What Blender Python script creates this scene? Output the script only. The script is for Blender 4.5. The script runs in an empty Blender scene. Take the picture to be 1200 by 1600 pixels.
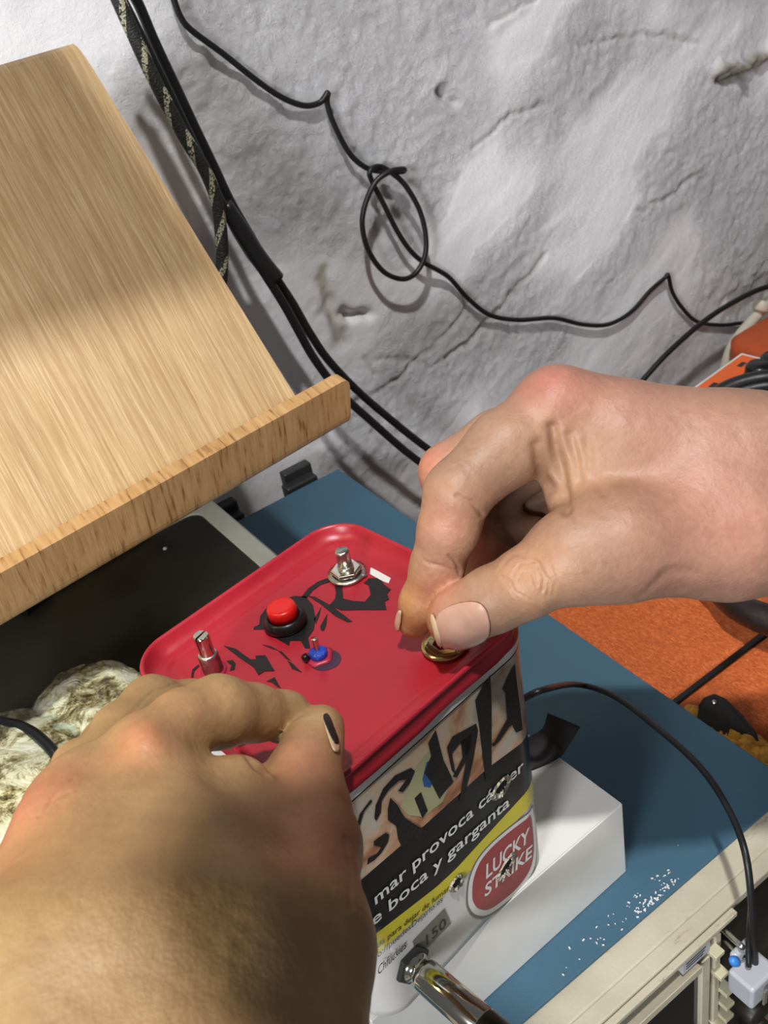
import bpy, bmesh, math, random
import numpy as np
from mathutils import Vector, Matrix
from mathutils.bvhtree import BVHTree

# ------------------------------------------------------------------ camera, world, light
F = 1543.8
PITCH, ROLL, YAW = math.radians(34.1), math.radians(-11.84), math.radians(28.77)
AZ = math.pi / 2 - YAW
FWD = np.array([math.cos(AZ) * math.cos(PITCH), math.sin(AZ) * math.cos(PITCH), -math.sin(PITCH)])
RT0 = np.array([math.sin(AZ), -math.cos(AZ), 0.0])
UP0 = np.cross(RT0, FWD)
RT = RT0 * math.cos(ROLL) + UP0 * math.sin(ROLL)
UP = -RT0 * math.sin(ROLL) + UP0 * math.cos(ROLL)
S = bpy.context.scene
COL = S.collection
cam_d = bpy.data.cameras.new('camera'); cam = bpy.data.objects.new('camera', cam_d); COL.objects.link(cam)
cam_d.sensor_fit = 'VERTICAL'; cam_d.sensor_height = 24.0; cam_d.lens = 24.0 * F / 1600.0
cam_d.clip_start = 0.01; cam_d.clip_end = 20
M4 = Matrix(((RT[0], UP[0], -FWD[0], 0), (RT[1], UP[1], -FWD[1], 0), (RT[2], UP[2], -FWD[2], 0), (0, 0, 0, 1)))
cam.matrix_world = M4
cam_d.dof.use_dof = True; cam_d.dof.focus_distance = 0.37; cam_d.dof.aperture_fstop = 22.0
S.camera = cam
S.view_settings.view_transform = 'Standard'; S.view_settings.look = 'None'
S.view_settings.gamma = 1; S.view_settings.use_curve_mapping = False
S.view_settings.exposure = -0.48

w = bpy.data.worlds.new('room_light'); S.world = w; w.use_nodes = True
w.node_tree.nodes['Background'].inputs[0].default_value = (0.80, 0.82, 0.86, 1)
w.node_tree.nodes['Background'].inputs[1].default_value = 0.18

def lamp(name, kind, loc, target, energy, color, size=0.2, spot=None, blend=0.2):
    d = bpy.data.lights.new(name, kind); o = bpy.data.objects.new(name, d); COL.objects.link(o)
    o.location = loc; d.energy = energy; d.color = color
    v = Vector(target) - Vector(loc); o.rotation_euler = v.to_track_quat('-Z', 'Y').to_euler()
    if kind == 'AREA': d.shape = 'DISK'; d.size = size
    else: d.shadow_soft_size = size
    if spot: d.spot_size = math.radians(spot); d.spot_blend = blend
    return o
lamp('ceiling_lamp', 'AREA', (-0.05, -0.20, 1.35), (0.25, 0.40, -0.4), 34, (1.0, 0.985, 0.97), 0.07)
lamp('room_lamp', 'AREA', (-1.5, -0.75, 0.45), (0.5, 0.7, -0.3), 56, (0.95, 0.97, 1.0), 0.6)

# ------------------------------------------------------------------ pixel helpers (true distances are given for every point)
def ray(x, y): return FWD + RT * (x - 600) / F - UP * (y - 800) / F
def at(x, y, d): return ray(x, y) * d
def onz(x, y, z): r = ray(x, y); return r * z / r[2]
def ony(x, y, Y): r = ray(x, y); return r * Y / r[1]
def project(P):
    P = np.asarray(P); d = P @ FWD
    return np.stack([600 + F * (P @ RT) / d, 800 - F * (P @ UP) / d], -1)

# ------------------------------------------------------------------ materials
def lin(c):
    return tuple(((v / 255) / 12.92 if v / 255 <= 0.04045 else ((v / 255 + 0.055) / 1.055) ** 2.4) for v in c) + (1,)
class NT:
    def __init__(s, name):
        s.m = bpy.data.materials.new(name); s.m.use_nodes = True; s.t = s.m.node_tree
        s.b = s.t.nodes['Principled BSDF']
    def n(s, typ, **kw):
        o = s.t.nodes.new(typ)
        for k, v in kw.items():
            if k.startswith('_'): setattr(o, k[1:], v)
            else: o.inputs[k.replace('__', ' ')].default_value = v
        return o
    def l(s, a, b): s.t.links.new(a, b)
    def coord(s, scale=(1, 1, 1), rot=(0, 0, 0), kind='Object'):
        tc = s.n('ShaderNodeTexCoord'); mp = s.n('ShaderNodeMapping')
        mp.inputs['Scale'].default_value = scale; mp.inputs['Rotation'].default_value = rot
        s.l(tc.outputs[kind], mp.inputs['Vector']); return mp.outputs['Vector']
    def noise(s, vec, scale, detail=4, rough=0.5, dist=0.0):
        o = s.n('ShaderNodeTexNoise'); o.inputs['Scale'].default_value = scale; o.inputs['Detail'].default_value = detail
        o.inputs['Roughness'].default_value = rough; o.inputs['Distortion'].default_value = dist
        s.l(vec, o.inputs['Vector']); return o.outputs['Fac']
    def ramp(s, fac, stops, interp='LINEAR'):
        o = s.n('ShaderNodeValToRGB'); o.color_ramp.interpolation = interp
        e = o.color_ramp.elements
        while len(e) < len(stops): e.new(0.5)
        for i, (p, c) in enumerate(stops): e[i].position = p; e[i].color = c
        s.l(fac, o.inputs['Fac']); return o.outputs['Color']
    def mix(s, fac, a, b, mode='MIX'):
        o = s.n('ShaderNodeMix', _data_type='RGBA', _blend_type=mode)
        for sock, v in ((o.inputs[0], fac), (o.inputs[6], a), (o.inputs[7], b)):
            if hasattr(v, 'links'): s.l(v, sock)
            else: sock.default_value = v
        return o.outputs[2]
    def bump(s, h, strength, dist=0.001, prev=None):
        o = s.n('ShaderNodeBump'); o.inputs['Strength'].default_value = strength; o.inputs['Distance'].default_value = dist
        s.l(h, o.inputs['Height'])
        if prev is not None: s.l(prev, o.inputs['Normal'])
        return o.outputs['Normal']
    def math(s, op, a, b=0.0):
        o = s.n('ShaderNodeMath', _operation=op)
        for i, v in enumerate((a, b)):
            if hasattr(v, 'links'): s.l(v, o.inputs[i])
            else: o.inputs[i].default_value = v
        return o.outputs[0]
    def set(s, color=None, rough=None, metal=None, normal=None, **kw):
        for k, v in (('Base Color', color), ('Roughness', rough), ('Metallic', metal), ('Normal', normal)):
            if v is None: continue
            if hasattr(v, 'links'): s.l(v, s.b.inputs[k])
            else: s.b.inputs[k].default_value = v
        for k, v in kw.items(): s.b.inputs[k.replace('__', ' ')].default_value = v
        return s.m
def plain(name, c, rough=0.5, metal=0.0, bs=0.0, bscale=400, var=0.12, vscale=40, **kw):
    t = NT(name); v = t.coord()
    f = t.noise(v, vscale, 5)
    lo = lin(c); a = tuple(x * (1 - var) for x in lo[:3]) + (1,); b = tuple(min(1, x * (1 + var)) for x in lo[:3]) + (1,)
    col = t.ramp(f, [(0.3, a), (0.7, b)])
    nrm = t.bump(t.noise(v, bscale, 4), bs, 0.001) if bs else None
    return t.set(col, rough, metal, nrm, **kw)

def mat_skin():
    t = NT('skin'); v = t.coord()
    at_ = t.n('ShaderNodeAttribute'); at_.attribute_name = 'skin'
    n1 = t.noise(v, 60, 5, 0.6); n2 = t.noise(v, 420, 3, 0.6)
    c = t.mix(0.5, at_.outputs['Color'], t.ramp(n1, [(0.3, (0.80, 0.72, 0.70, 1)), (0.7, (1.12, 1.12, 1.10, 1))]), 'MULTIPLY')
    c = t.mix(0.22, c, t.ramp(n2, [(0.35, (0.75, 0.62, 0.6, 1)), (0.6, (1.05, 1.05, 1.05, 1))]), 'MULTIPLY')
    vo = t.n('ShaderNodeTexVoronoi'); vo.inputs['Scale'].default_value = 900; t.l(v, vo.inputs['Vector'])
    nb = t.bump(vo.outputs['Distance'], 0.12, 0.0005)
    nb = t.bump(t.noise(v, 300, 5, 0.65), 0.22, 0.0008, nb)
    return t.set(c, t.math('ADD', t.math('MULTIPLY', n2, 0.25), 0.36), 0, nb, Subsurface__Weight=0.22, Subsurface__Scale=0.004, Specular__IOR__Level=0.45)

def mat_wall():
    t = NT('white_plaster'); v = t.coord()
    a = t.n('ShaderNodeAttribute'); a.attribute_name = 'wear'
    n = t.noise(v, 9, 6, 0.6)
    base = t.ramp(n, [(0.3, lin((236, 236, 239))), (0.7, lin((246, 246, 248)))])
    st_ = t.ramp(t.noise(v, 70, 5, 0.65), [(0.35, (0, 0, 0, 1)), (0.7, (1, 1, 1, 1))])
    dirt = t.mix(st_, lin((190, 180, 152)), lin((96, 90, 76)))
    c = t.mix(a.outputs['Fac'], base, dirt)
    sp = t.ramp(t.noise(v, 210, 6, 0.75), [(0.66, (0, 0, 0, 1)), (0.74, (1, 1, 1, 1))])
    c = t.mix(t.math('MULTIPLY', sp, 0.35), c, lin((120, 118, 118)))
    rg = t.n('ShaderNodeAttribute'); rg.attribute_name = 'rough'
    h1 = t.noise(v, 200, 9, 0.78, 0.25)
    h = t.math('MULTIPLY', h1, t.math('ADD', t.math('MULTIPLY', rg.outputs['Fac'], 0.85), 0.15))
    nb = t.bump(h, 1.0, 0.0060)
    nb = t.bump(t.noise(v, 600, 5, 0.7), 0.25, 0.001, nb)
    return t.set(c, 0.75, 0, nb, Specular__IOR__Level=0.3)

def mat_bamboo(axis):   # grain runs along local Y (axis 0) / across the lip height (axis 1)
    t = NT('bamboo_veneer_' + ('surface', 'lip')[axis])
    sc = (1, 0.03, 0.03) if axis == 0 else (1, 0.10, 0.10)
    v = t.coord(sc); v2 = t.coord((1, .25, .25))
    g1 = t.noise(v, 420, 6, 0.6); g2 = t.noise(v, 900, 5, 0.7); g3 = t.noise(v, 35, 3, 0.5)
    if axis == 0:
        c = t.ramp(g1, [(0.30, lin((174, 140, 98))), (0.5, lin((190, 158, 115))), (0.7, lin((203, 174, 131)))])
        c = t.mix(t.ramp(g2, [(0.48, (0, 0, 0, 1)), (0.66, (0.7, 0.7, 0.7, 1))]), c, lin((226, 202, 160)))
        kn = t.ramp(t.noise(v2, 26, 5, 0.7), [(0.66, (0, 0, 0, 1)), (0.80, (0.7, 0.7, 0.7, 1))])
        c = t.mix(kn, c, lin((140, 96, 46)))
    else:
        c = t.ramp(g1, [(0.34, lin((140, 96, 52))), (0.43, lin((184, 142, 92))), (0.7, lin((202, 162, 112)))])
    c = t.mix(0.45, c, t.ramp(g3, [(0.35, (0.8, 0.78, 0.72, 1)), (0.65, (1.1, 1.1, 1.1, 1))]), 'MULTIPLY')
    nb = t.bump(g2, 0.35, 0.0005); nb = t.bump(g1, 0.25, 0.0006, nb)
    return t.set(c, 0.36, 0, nb)

def mat_braid():
    t = NT('braided_cable'); v = t.coord(kind='UV')
    ck = t.n('ShaderNodeTexVoronoi'); ck.inputs['Scale'].default_value = 1.0
    mp = t.n('ShaderNodeMapping'); mp.inputs['Scale'].default_value = (10, 800, 1); mp.inputs['Rotation'].default_value = (0, 0, 0)
    t.l(v, mp.inputs['Vector']); t.l(mp.outputs['Vector'], ck.inputs['Vector'])
    sep = t.n('ShaderNodeSeparateXYZ'); t.l(v, sep.inputs[0])
    # two spiral tracers
    ph = t.math('FRACT', t.math('ADD', sep.outputs['X'], t.math('MULTIPLY', sep.outputs['Y'], 34.0)))
    tr = t.math('LESS_THAN', t.math('ABSOLUTE', t.math('SUBTRACT', ph, 0.5)), 0.15)
    pick = t.math('MULTIPLY', tr, t.math('LESS_THAN', ck.outputs['Distance'], 0.6))
    c = t.mix(pick, lin((34, 36, 33)), lin((176, 172, 145)))
    return t.set(c, 0.6, 0, t.bump(ck.outputs['Distance'], 0.6, 0.0008))

def mat_tolex():
    t = NT('orange_vinyl'); v = t.coord((1, 1, 1), (0, 0, 0.25)); v2 = t.coord((2.6, 1, 1), (0, 0, 0.25))
    g = t.noise(v2, 330, 5, 0.65, 0.8)
    c = t.ramp(g, [(0.35, lin((172, 78, 26))), (0.55, lin((214, 106, 44))), (0.72, lin((232, 140, 84)))])
    c = t.mix(0.3, c, t.ramp(t.noise(v, 12, 4), [(0.3, (0.85, 0.8, 0.75, 1)), (0.7, (1.1, 1.1, 1.1, 1))]), 'MULTIPLY')
    return t.set(c, 0.5, 0, t.bump(g, 0.8, 0.0012))

def mat_photo():   # the printed medical picture reduced to loose patches of colour
    t = NT('printed_picture'); v = t.coord((1, 1, 1), (0, 0.5, 0.6))
    n = t.noise(v, 34, 5, 0.55, 0.9)
    c = t.ramp(n, [(0.30, lin((120, 74, 48))), (0.42, lin((180, 126, 92))), (0.52, lin((206, 176, 146))), (0.62, lin((196, 190, 176))), (0.75, lin((150, 104, 70)))])
    return t.set(c, 0.32, 0, Coat__Weight=0.3)

def mat_red():
    t = NT('red_painted_tin'); v = t.coord()
    n = t.noise(v, 22, 5, 0.6)
    c = t.ramp(n, [(0.3, lin((156, 26, 42))), (0.7, lin((174, 34, 50)))])
    sc = t.ramp(t.noise(t.coord((1, 6, 1), (0, 0, 0.7)), 160, 5, 0.7), [(0.68, (0, 0, 0, 1)), (0.80, (0.35, 0.35, 0.35, 1))])
    c = t.mix(sc, c, lin((205, 100, 100)))
    nb = t.bump(t.noise(v, 55, 3), 0.15, 0.002)
    return t.set(c, t.math('ADD', t.math('MULTIPLY', n, 0.2), 0.26), 0, nb, Specular__IOR__Level=0.55)

def mat_crumple():
    t = NT('cloudy_wrap'); v = t.coord()
    n = t.noise(v, 55, 6, 0.75, 0.6)
    c = t.ramp(n, [(0.40, lin((70, 58, 34))), (0.47, lin((150, 140, 96))), (0.54, lin((214, 212, 176))), (0.70, lin((238, 238, 216)))])
    nb = t.bump(t.noise(v, 34, 4, 0.6, 1.6), 0.7, 0.006)
    return t.set(c, 0.12, 0, nb, Subsurface__Weight=0.3, Subsurface__Scale=0.01, Coat__Weight=0.6)

def mat_scope():
    t = NT('aged_beige_metal'); v = t.coord()
    c = t.ramp(t.noise(v, 30, 5), [(0.3, lin((176, 168, 146))), (0.7, lin((196, 188, 166)))])
    st_ = t.ramp(t.noise(t.coord((1, 3, 1)), 42, 6, 0.75), [(0.60, (0, 0, 0, 1)), (0.70, (0.8, 0.8, 0.8, 1))])
    c = t.mix(st_, c, lin((142, 122, 84)))
    sp = t.ramp(t.noise(v, 300, 4, 0.8), [(0.72, (0, 0, 0, 1)), (0.76, (1, 1, 1, 1))])
    c = t.mix(sp, c, lin((98, 88, 66)))
    return t.set(c, 0.48, 0, t.bump(t.noise(v, 500, 4), 0.2, 0.0006))

MT = dict(
    skin=mat_skin(), wall=mat_wall(), bam=mat_bamboo(0), lip=mat_bamboo(1), braid=mat_braid(), tolex=mat_tolex(),
    photo=mat_photo(), red=mat_red(), crumple=mat_crumple(), scope=mat_scope(),
    cable=plain('black_rubber', (22, 23, 24), 0.42, bs=0.1), shrink=plain('black_shrink_tube', (34, 35, 36), 0.35, bs=0.2, bscale=200),
    mat=plain('blue_desk_mat', (58, 94, 114), 0.55, bs=0.15, bscale=1500, var=0.07, vscale=12),
    white=plain('white_card', (222, 220, 214), 0.5, bs=0.05, var=0.03), rim=plain('cream_plastic', (216, 216, 198), 0.4, var=0.06),
    slab=plain('black_glass_top', (46, 44, 35), 0.32, bs=0.06, bscale=60, var=0.5, vscale=14),
    silver=plain('brushed_steel', (196, 196, 190), 0.28, 1.0, bs=0.25, bscale=700),
    chrome=plain('chrome', (214, 210, 196), 0.12, 1.0, var=0.04), brass=plain('pale_brass', (196, 184, 132), 0.2, 1.0, bs=0.1),
    redbtn=plain('red_plastic', (206, 26, 20), 0.3, var=0.08), blk=plain('black_plastic', (17, 17, 17), 0.3), matte=plain('matte_black_plastic', (30, 29, 29), 0.6, bs=.3),
    paint=plain('black_marker_paint', (22, 18, 20), 0.45, bs=0.2), blue=plain('blue_enamel', (30, 66, 176), 0.35, bs=0.5, bscale=900, var=0.5, vscale=300),
    band=plain('black_print', (20, 22, 24), 0.28), yellow=plain('yellow_print', (206, 192, 50), 0.3, var=0.08),
    tinwhite=plain('white_print', (206, 204, 200), 0.28, var=0.06), logo=plain('dull_red_print', (152, 44, 50), 0.3), grey=plain('grey_print', (112, 108, 98), 0.35),
    textw=plain('white_lettering', (220, 220, 216), 0.3, var=0.02), textb=plain('black_lettering', (26, 26, 24), 0.35, var=0.02),
    torn=plain('torn_metal', (150, 144, 130), 0.5, 0.8, bs=1.0, bscale=500), hole=plain('dark_interior', (8, 8, 8), 0.8),
    tape=plain('black_cloth_tape', (26, 24, 24), 0.6, bs=0.4, bscale=1800), nail=plain('nail', (188, 148, 130), 0.25, var=0.06, vscale=200, Subsurface__Weight=0.1, Subsurface__Scale=0.002),
    nailedge=plain('pale_nail_edge', (204, 176, 144), 0.3), sponge=plain('yellow_fluff', (226, 170, 74), 0.9, bs=1.0, bscale=380, var=0.3, vscale=200),
    ivory=plain('ivory_keys', (196, 192, 160), 0.4), dark=plain('dark_panel', (38, 34, 28), 0.5, var=0.4), screen=plain('dark_screen_glass', (9, 14, 24), 0.08),
    greyplug=plain('light_grey_plastic', (176, 178, 184), 0.4, var=0.04), bluep=plain('blue_plastic', (60, 130, 210), 0.35),
    orange=plain('orange_panel', (226, 96, 22), 0.35, var=0.08), panelw=plain('white_panel', (214, 212, 206), 0.35), terra=plain('rust_orange_case', (190, 84, 40), 0.5, bs=0.3),
    pipe=plain('cream_pipe', (206, 202, 184), 0.45), leather=plain('dark_handle_leather', (30, 22, 20), 0.42, bs=0.4, bscale=160),
    dust=plain('filings', (216, 216, 214), 0.4), greenprint=plain('pale_olive_print', (176, 174, 132), 0.35), blueprint=plain('blue_print', (44, 92, 150), 0.35),
    foot=plain('dark_grey_latch', (44, 45, 44), 0.4), mag=plain('magenta_smear', (170, 40, 70), 0.4), desk=plain('dark_bench', (66, 58, 48), 0.7), charcoal=plain('charcoal_purple', (60, 40, 62), 0.5),
)
# ------------------------------------------------------------------ object helpers
def link(name, me, m, parent=None):
    o = bpy.data.objects.new(name, me); COL.objects.link(o)
    if m is not None and not me.materials: me.materials.append(MT[m] if isinstance(m, str) else m)
    if parent is not None: o.parent = parent
    return o
def tag(o, label=None, cat=None, group=None, kind=None):
    if label: o['label'] = label
    if cat: o['category'] = cat
    if group: o['group'] = group
    if kind: o['kind'] = kind
    return o
def empty(name, loc, label, cat, group=None):
    o = bpy.data.objects.new(name, None); COL.objects.link(o); o.location = loc; o.empty_display_size = 0.02
    return tag(o, label, cat, group)
def obj(name, verts, faces, m, parent=None, smooth=True, sub=0, bevel=0.0, uvs=None):
    """verts are world coordinates; parents are pure translations"""
    me = bpy.data.meshes.new(name)
    off = np.array(parent_loc(parent))
    V = np.asarray(verts, float) - off
    me.from_pydata([tuple(v) for v in V], [], [tuple(int(i) for i in f) for f in faces]); me.validate()
    bm = bmesh.new(); bm.from_mesh(me); bmesh.ops.recalc_face_normals(bm, faces=bm.faces); bm.to_mesh(me); bm.free()
    if smooth:
        me.polygons.foreach_set('use_smooth', [True] * len(me.polygons))
    if uvs is not None:
        uv = me.uv_layers.new(name='UVMap')
        for lp in me.loops: uv.data[lp.index].uv = uvs[lp.vertex_index]
    o = link(name, me, m, parent)
    if bevel:
        b = o.modifiers.new('b', 'BEVEL'); b.width = bevel; b.segments = 3; b.limit_method = 'ANGLE'; b.angle_limit = math.radians(35)
    if sub:
        s = o.modifiers.new('s', 'SUBSURF'); s.levels = sub; s.render_levels = sub
    return o
def parent_loc(p):
    v = Vector((0, 0, 0))
    while p is not None: v = v + p.location; p = p.parent
    return v
def merge(parts):
    V, Fc = [], []
    for v, f in parts:
        o = len(V); V += [tuple(p) for p in v]; Fc += [tuple(i + o for i in q) for q in f]
    return V, Fc
def box(x0, x1, y0, y1, z0, z1, rot=0.0, piv=None):
    V = np.array([(x, y, z) for x in (x0, x1) for y in (y0, y1) for z in (z0, z1)], float)
    if rot:
        c = np.array(piv if piv is not None else ((x0 + x1) / 2, (y0 + y1) / 2, 0))
        R = np.array([[math.cos(rot), -math.sin(rot), 0], [math.sin(rot), math.cos(rot), 0], [0, 0, 1]])
        V = (V - c) @ R.T + c
    return V, [(0, 1, 3, 2), (4, 6, 7, 5), (0, 4, 5, 1), (2, 3, 7, 6), (0, 2, 6, 4), (1, 5, 7, 3)]
def catmull(pts, n=10, closed=False):
    P = [np.asarray(p, float) for p in pts]
    if closed: P = [P[-1]] + P + [P[0], P[1]]
    else: P = [2 * P[0] - P[1]] + P + [2 * P[-1] - P[-2]]
    out = []
    for i in range(1, len(P) - 2):
        for k in range(n):
            t = k / n
            out.append(0.5 * ((2 * P[i]) + (-P[i - 1] + P[i + 1]) * t + (2 * P[i - 1] - 5 * P[i] + 4 * P[i + 1] - P[i + 2]) * t * t + (-P[i - 1] + 3 * P[i] - 3 * P[i + 1] + P[i + 2]) * t ** 3))
    if not closed: out.append(P[-2])
    return out
def tube(pts, r, n=12, sm=8, radii=None):
    C = catmull(pts, sm) if sm > 1 else [np.asarray(p, float) for p in pts]
    m = len(C)
    if radii is not None:
        rr = np.interp(np.linspace(0, len(radii) - 1, m), range(len(radii)), radii)
    else: rr = [r] * m
    V, Fc, UVs = [], [], []
    T0 = C[1] - C[0]; T0 /= np.linalg.norm(T0)
    nrm = np.cross(T0, (0.3, 0.2, 0.93)); nrm /= np.linalg.norm(nrm)
    L = 0
    for i in range(m):
        T = C[min(i + 1, m - 1)] - C[max(i - 1, 0)]; T /= np.linalg.norm(T)
        nrm = nrm - T * (nrm @ T); nrm /= np.linalg.norm(nrm); b = np.cross(T, nrm)
        if i: L += np.linalg.norm(C[i] - C[i - 1])
        for k in range(n):
            a = 2 * math.pi * k / n
            V.append(C[i] + rr[i] * (nrm * math.cos(a) + b * math.sin(a))); UVs.append((abs(2 * k / n - 1), L))
    for i in range(m - 1):
        for k in range(n):
            k2 = (k + 1) % n
            Fc.append((i * n + k, i * n + k2, (i + 1) * n + k2, (i + 1) * n + k))
    Fc.append(tuple(range(n - 1, -1, -1))); Fc.append(tuple((m - 1) * n + k for k in range(n)))
    return V, Fc, UVs
def cable(name, pts, r, m, parent=None, n=12, sm=8):
    V, Fc, U = tube(pts, r, n, sm)
    return obj(name, V, Fc, m, parent, uvs=U)
def frame(axis):
    a = np.asarray(axis, float); a = a / np.linalg.norm(a)
    t = np.array((0, 0, 1.0)) if abs(a[2]) < 0.9 else np.array((1.0, 0, 0))
    x = np.cross(t, a); x /= np.linalg.norm(x); return x, np.cross(a, x), a
def lathe(c, axis, prof, n=32, fn=None):
    """prof: (radius, height along axis)"""
    x, y, a = frame(axis); c = np.asarray(c, float); V, Fc = [], []
    for r, h in prof:
        for k in range(n):
            th = 2 * math.pi * k / n; rr = r * (fn(th, r, h) if fn else 1)
            V.append(c + a * h + rr * (x * math.cos(th) + y * math.sin(th)))
    for i in range(len(prof) - 1):
        for k in range(n):
            k2 = (k + 1) % n; Fc.append((i * n + k, i * n + k2, (i + 1) * n + k2, (i + 1) * n + k))
    Fc.append(tuple(range(n - 1, -1, -1))); Fc.append(tuple((len(prof) - 1) * n + k for k in range(n)))
    return V, Fc
def washer(c, axis, r0, r1, h, n=40, fn=None):
    x, y, a = frame(axis); V, Fc = [], []
    for r, hh in ((r0, 0), (r1, 0), (r1, h), (r0, h)):
        for k in range(n):
            th = 2 * math.pi * k / n; q = r * (fn(th) if fn and r == r1 else 1)
            V.append(np.asarray(c) + a * hh + q * (x * math.cos(th) + y * math.sin(th)))
    for i in range(4):
        for k in range(n):
            k2 = (k + 1) % n; j = (i + 1) % 4; Fc.append((i * n + k, i * n + k2, j * n + k2, j * n + k))
    return V, Fc
def prism(pts, nrm, h):
    """polygon pts (3D) extruded by h along nrm"""
    P = [np.asarray(p, float) for p in pts]; n = len(P); nrm = np.asarray(nrm, float)
    return P + [p + nrm * h for p in P], [tuple(range(n)), tuple(range(2 * n - 1, n - 1, -1))] + [(i, (i + 1) % n, (i + 1) % n + n, i + n) for i in range(n)]

# value noise
_rng = np.random.default_rng(7); _T = _rng.random((64, 64, 64)).astype(np.float32)
def vnoise(p):
    p = np.asarray(p, float); i = np.floor(p).astype(int); f = p - i; f = f * f * (3 - 2 * f); r = 0
    for dx in (0, 1):
        for dy in (0, 1):
            for dz in (0, 1):
                wgt = (f[..., 0] if dx else 1 - f[..., 0]) * (f[..., 1] if dy else 1 - f[..., 1]) * (f[..., 2] if dz else 1 - f[..., 2])
                r = r + wgt * _T[(i[..., 0] + dx) % 64, (i[..., 1] + dy) % 64, (i[..., 2] + dz) % 64]
    return r
def fbm(p, o=4, g=0.5):
    r, a, s = 0, 1.0, 0
    for k in range(o): r = r + a * vnoise(np.asarray(p) * 2 ** k + 17.3 * k); s += a; a *= g
    return r / s
def seg2(P, a, b):
    a, b = np.asarray(a, float), np.asarray(b, float); ab = b - a
    t = np.clip(((P - a) @ ab) / (ab @ ab), 0, 1); return np.linalg.norm(P - a - t[..., None] * ab, axis=-1), t

# ------------------------------------------------------------------ unseen warm lamp; head and round disc added to shade the board and left hand
dl = empty('unseen_lamp', (-0.42, 0.56, -0.600), 'unseen warm lamp above the frame, its head and disc added to shade the stand and left hand', 'desk lamp')
obj('board_blocker', *box(-0.40, 0.135, 0.305, 0.44, 0.245, 0.262), 'ivory', dl, smooth=False, bevel=0.004)  # flat head added out of view to throw shade on the upper board
Vt, Ft, _ = tube([(-0.42, 0.56, -0.59), (-0.42, 0.56, 0.0), (-0.42, 0.54, 0.255), (-0.38, 0.50, 0.270), (-0.30, 0.47, 0.266)], 0.008, 12, 6); obj('lamp_arm', Vt, Ft, 'ivory', dl)
obj('lamp_base', *lathe((-0.42, 0.56, -0.599), (0, 0, 1), [(.07, 0), (.07, .010), (.05, .016), (.01, .018)], 32), 'ivory', dl)
Vt, Ft, _ = tube([(-0.33, 0.42, 0.266), (-0.30, 0.25, 0.34), (-0.20, 0.03, 0.38), (-0.08, -0.04, 0.33), (0.0, 0.01, 0.25), (0.028, 0.056, 0.178)], 0.005, 12, 6); obj('blocker_neck', Vt, Ft, 'ivory', dl)  # neck added only to carry the hand-shading disc
obj('hand_blocker', *lathe((0.030, 0.060, 0.145), (0, 0, 1), [(.036, 0), (.038, .002), (.034, .014), (.026, .028), (.010, .034)], 32), 'ivory', dl)  # unseen disc added to darken the right half of the left hand
wl_ = bpy.data.lights.new('warm_tube', 'AREA'); wl_.shape = 'RECTANGLE'; wl_.size = 0.30; wl_.size_y = 0.06; wl_.energy = 1.7; wl_.color = (1.0, 0.80, 0.45)
wo = bpy.data.objects.new('warm_tube', wl_); COL.objects.link(wo); wo.parent = dl; wo.location = (0.42 - 0.22, 0.38 - 0.56, 0.24 + 0.600); wo.rotation_euler = (-0.35, 0, 0)

# ------------------------------------------------------------------ setting: wall and bench
ZM = -0.441            # top of the blue mat
WY = 0.70              # wall plane
xs = np.arange(-0.15, 1.35, 0.0024); zs = np.arange(-0.66, 0.25, 0.0024)
X, Z = np.meshgrid(xs, zs); G = np.stack([X, Z, np.zeros_like(X)], -1)
ca, sa = math.cos(0.5), math.sin(0.5)
Gs = np.stack([(X * ca + Z * sa) * 5, (-X * sa + Z * ca) * 9, np.zeros_like(X)], -1)
rough_mask = np.clip((fbm(Gs * 1.3 + 5, 4) - 0.42) * 5.5, 0, 1)
H = 0.012 * (fbm(G * 7, 3) - 0.5) + rough_mask * (0.0050 * (fbm(G * 75 + 3, 4, 0.65) - 0.5) + 0.003 * (fbm(G * 190, 3, 0.6) - 0.5)) + 0.0012 * (fbm(Gs * 9, 3) - 0.5)
ridge = 0 * np.abs(fbm(Gs * 2.1 + 30, 3) - 0.5); pass
wear = np.zeros_like(H)
PX = project(np.stack([X, np.full_like(X, WY), Z], -1))
def wline(pts, wd, dep, wr=0.0, jit=0.0):
    global H, wear
    Q = PX + (np.stack([fbm(G * 90, 2), fbm(G * 90 + 9, 2)], -1) - 0.5) * jit
    for a, b in zip(pts[:-1], pts[1:]):
        d, _ = seg2(Q, a, b); g = np.exp(-(d / wd) ** 2); H -= dep * g; wear = np.maximum(wear, wr * g)
for pts in ([(545, 640), (620, 590), (672, 545), (735, 478)], [(590, 560), (640, 560), (665, 572), (700, 556), (735, 535), (780, 480)],
            [(900, 70), (960, 60), (1010, 52), (1060, 58), (1090, 68)], [(760, 40), (830, 0)], [(572, 560), (586, 588)], [(700, 560), (760, 510), (800, 460), (850, 400)],
            [(740, 230), (800, 180), (850, 160)], [(1000, 330), (1060, 300), (1100, 260)], [(560, 640), (600, 700)]):
    wline(pts, 3.0, 0.0020, 0.35, 14)
wline([(540, 490), (548, 497), (575, 492)], 7, 0.008, 0.4, 10)
wline([(690, 145), (705, 160)], 9, 0.008, 0.2, 12)
wline([(500, 435), (515, 470), (530, 530)], 14, 0.002, 0.75, 30)
wline([(1125, 108), (1150, 100), (1190, 84)], 10, -0.010, 0.85, 16)
wline([(1125, 125), (1165, 118)], 6, 0.010, 0.9, 10)
wline([(640, 410), (625, 370), (650, 300)], 12, 0.001, 0.12, 30)
wline([(1150, 470), (1200, 440)], 20, 0.004, 0.45, 40)
Vw = np.stack([X, WY - H, Z], -1).reshape(-1, 3)
nx, nz = len(xs), len(zs); idx = np.arange(nx * nz).reshape(nz, nx)
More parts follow.
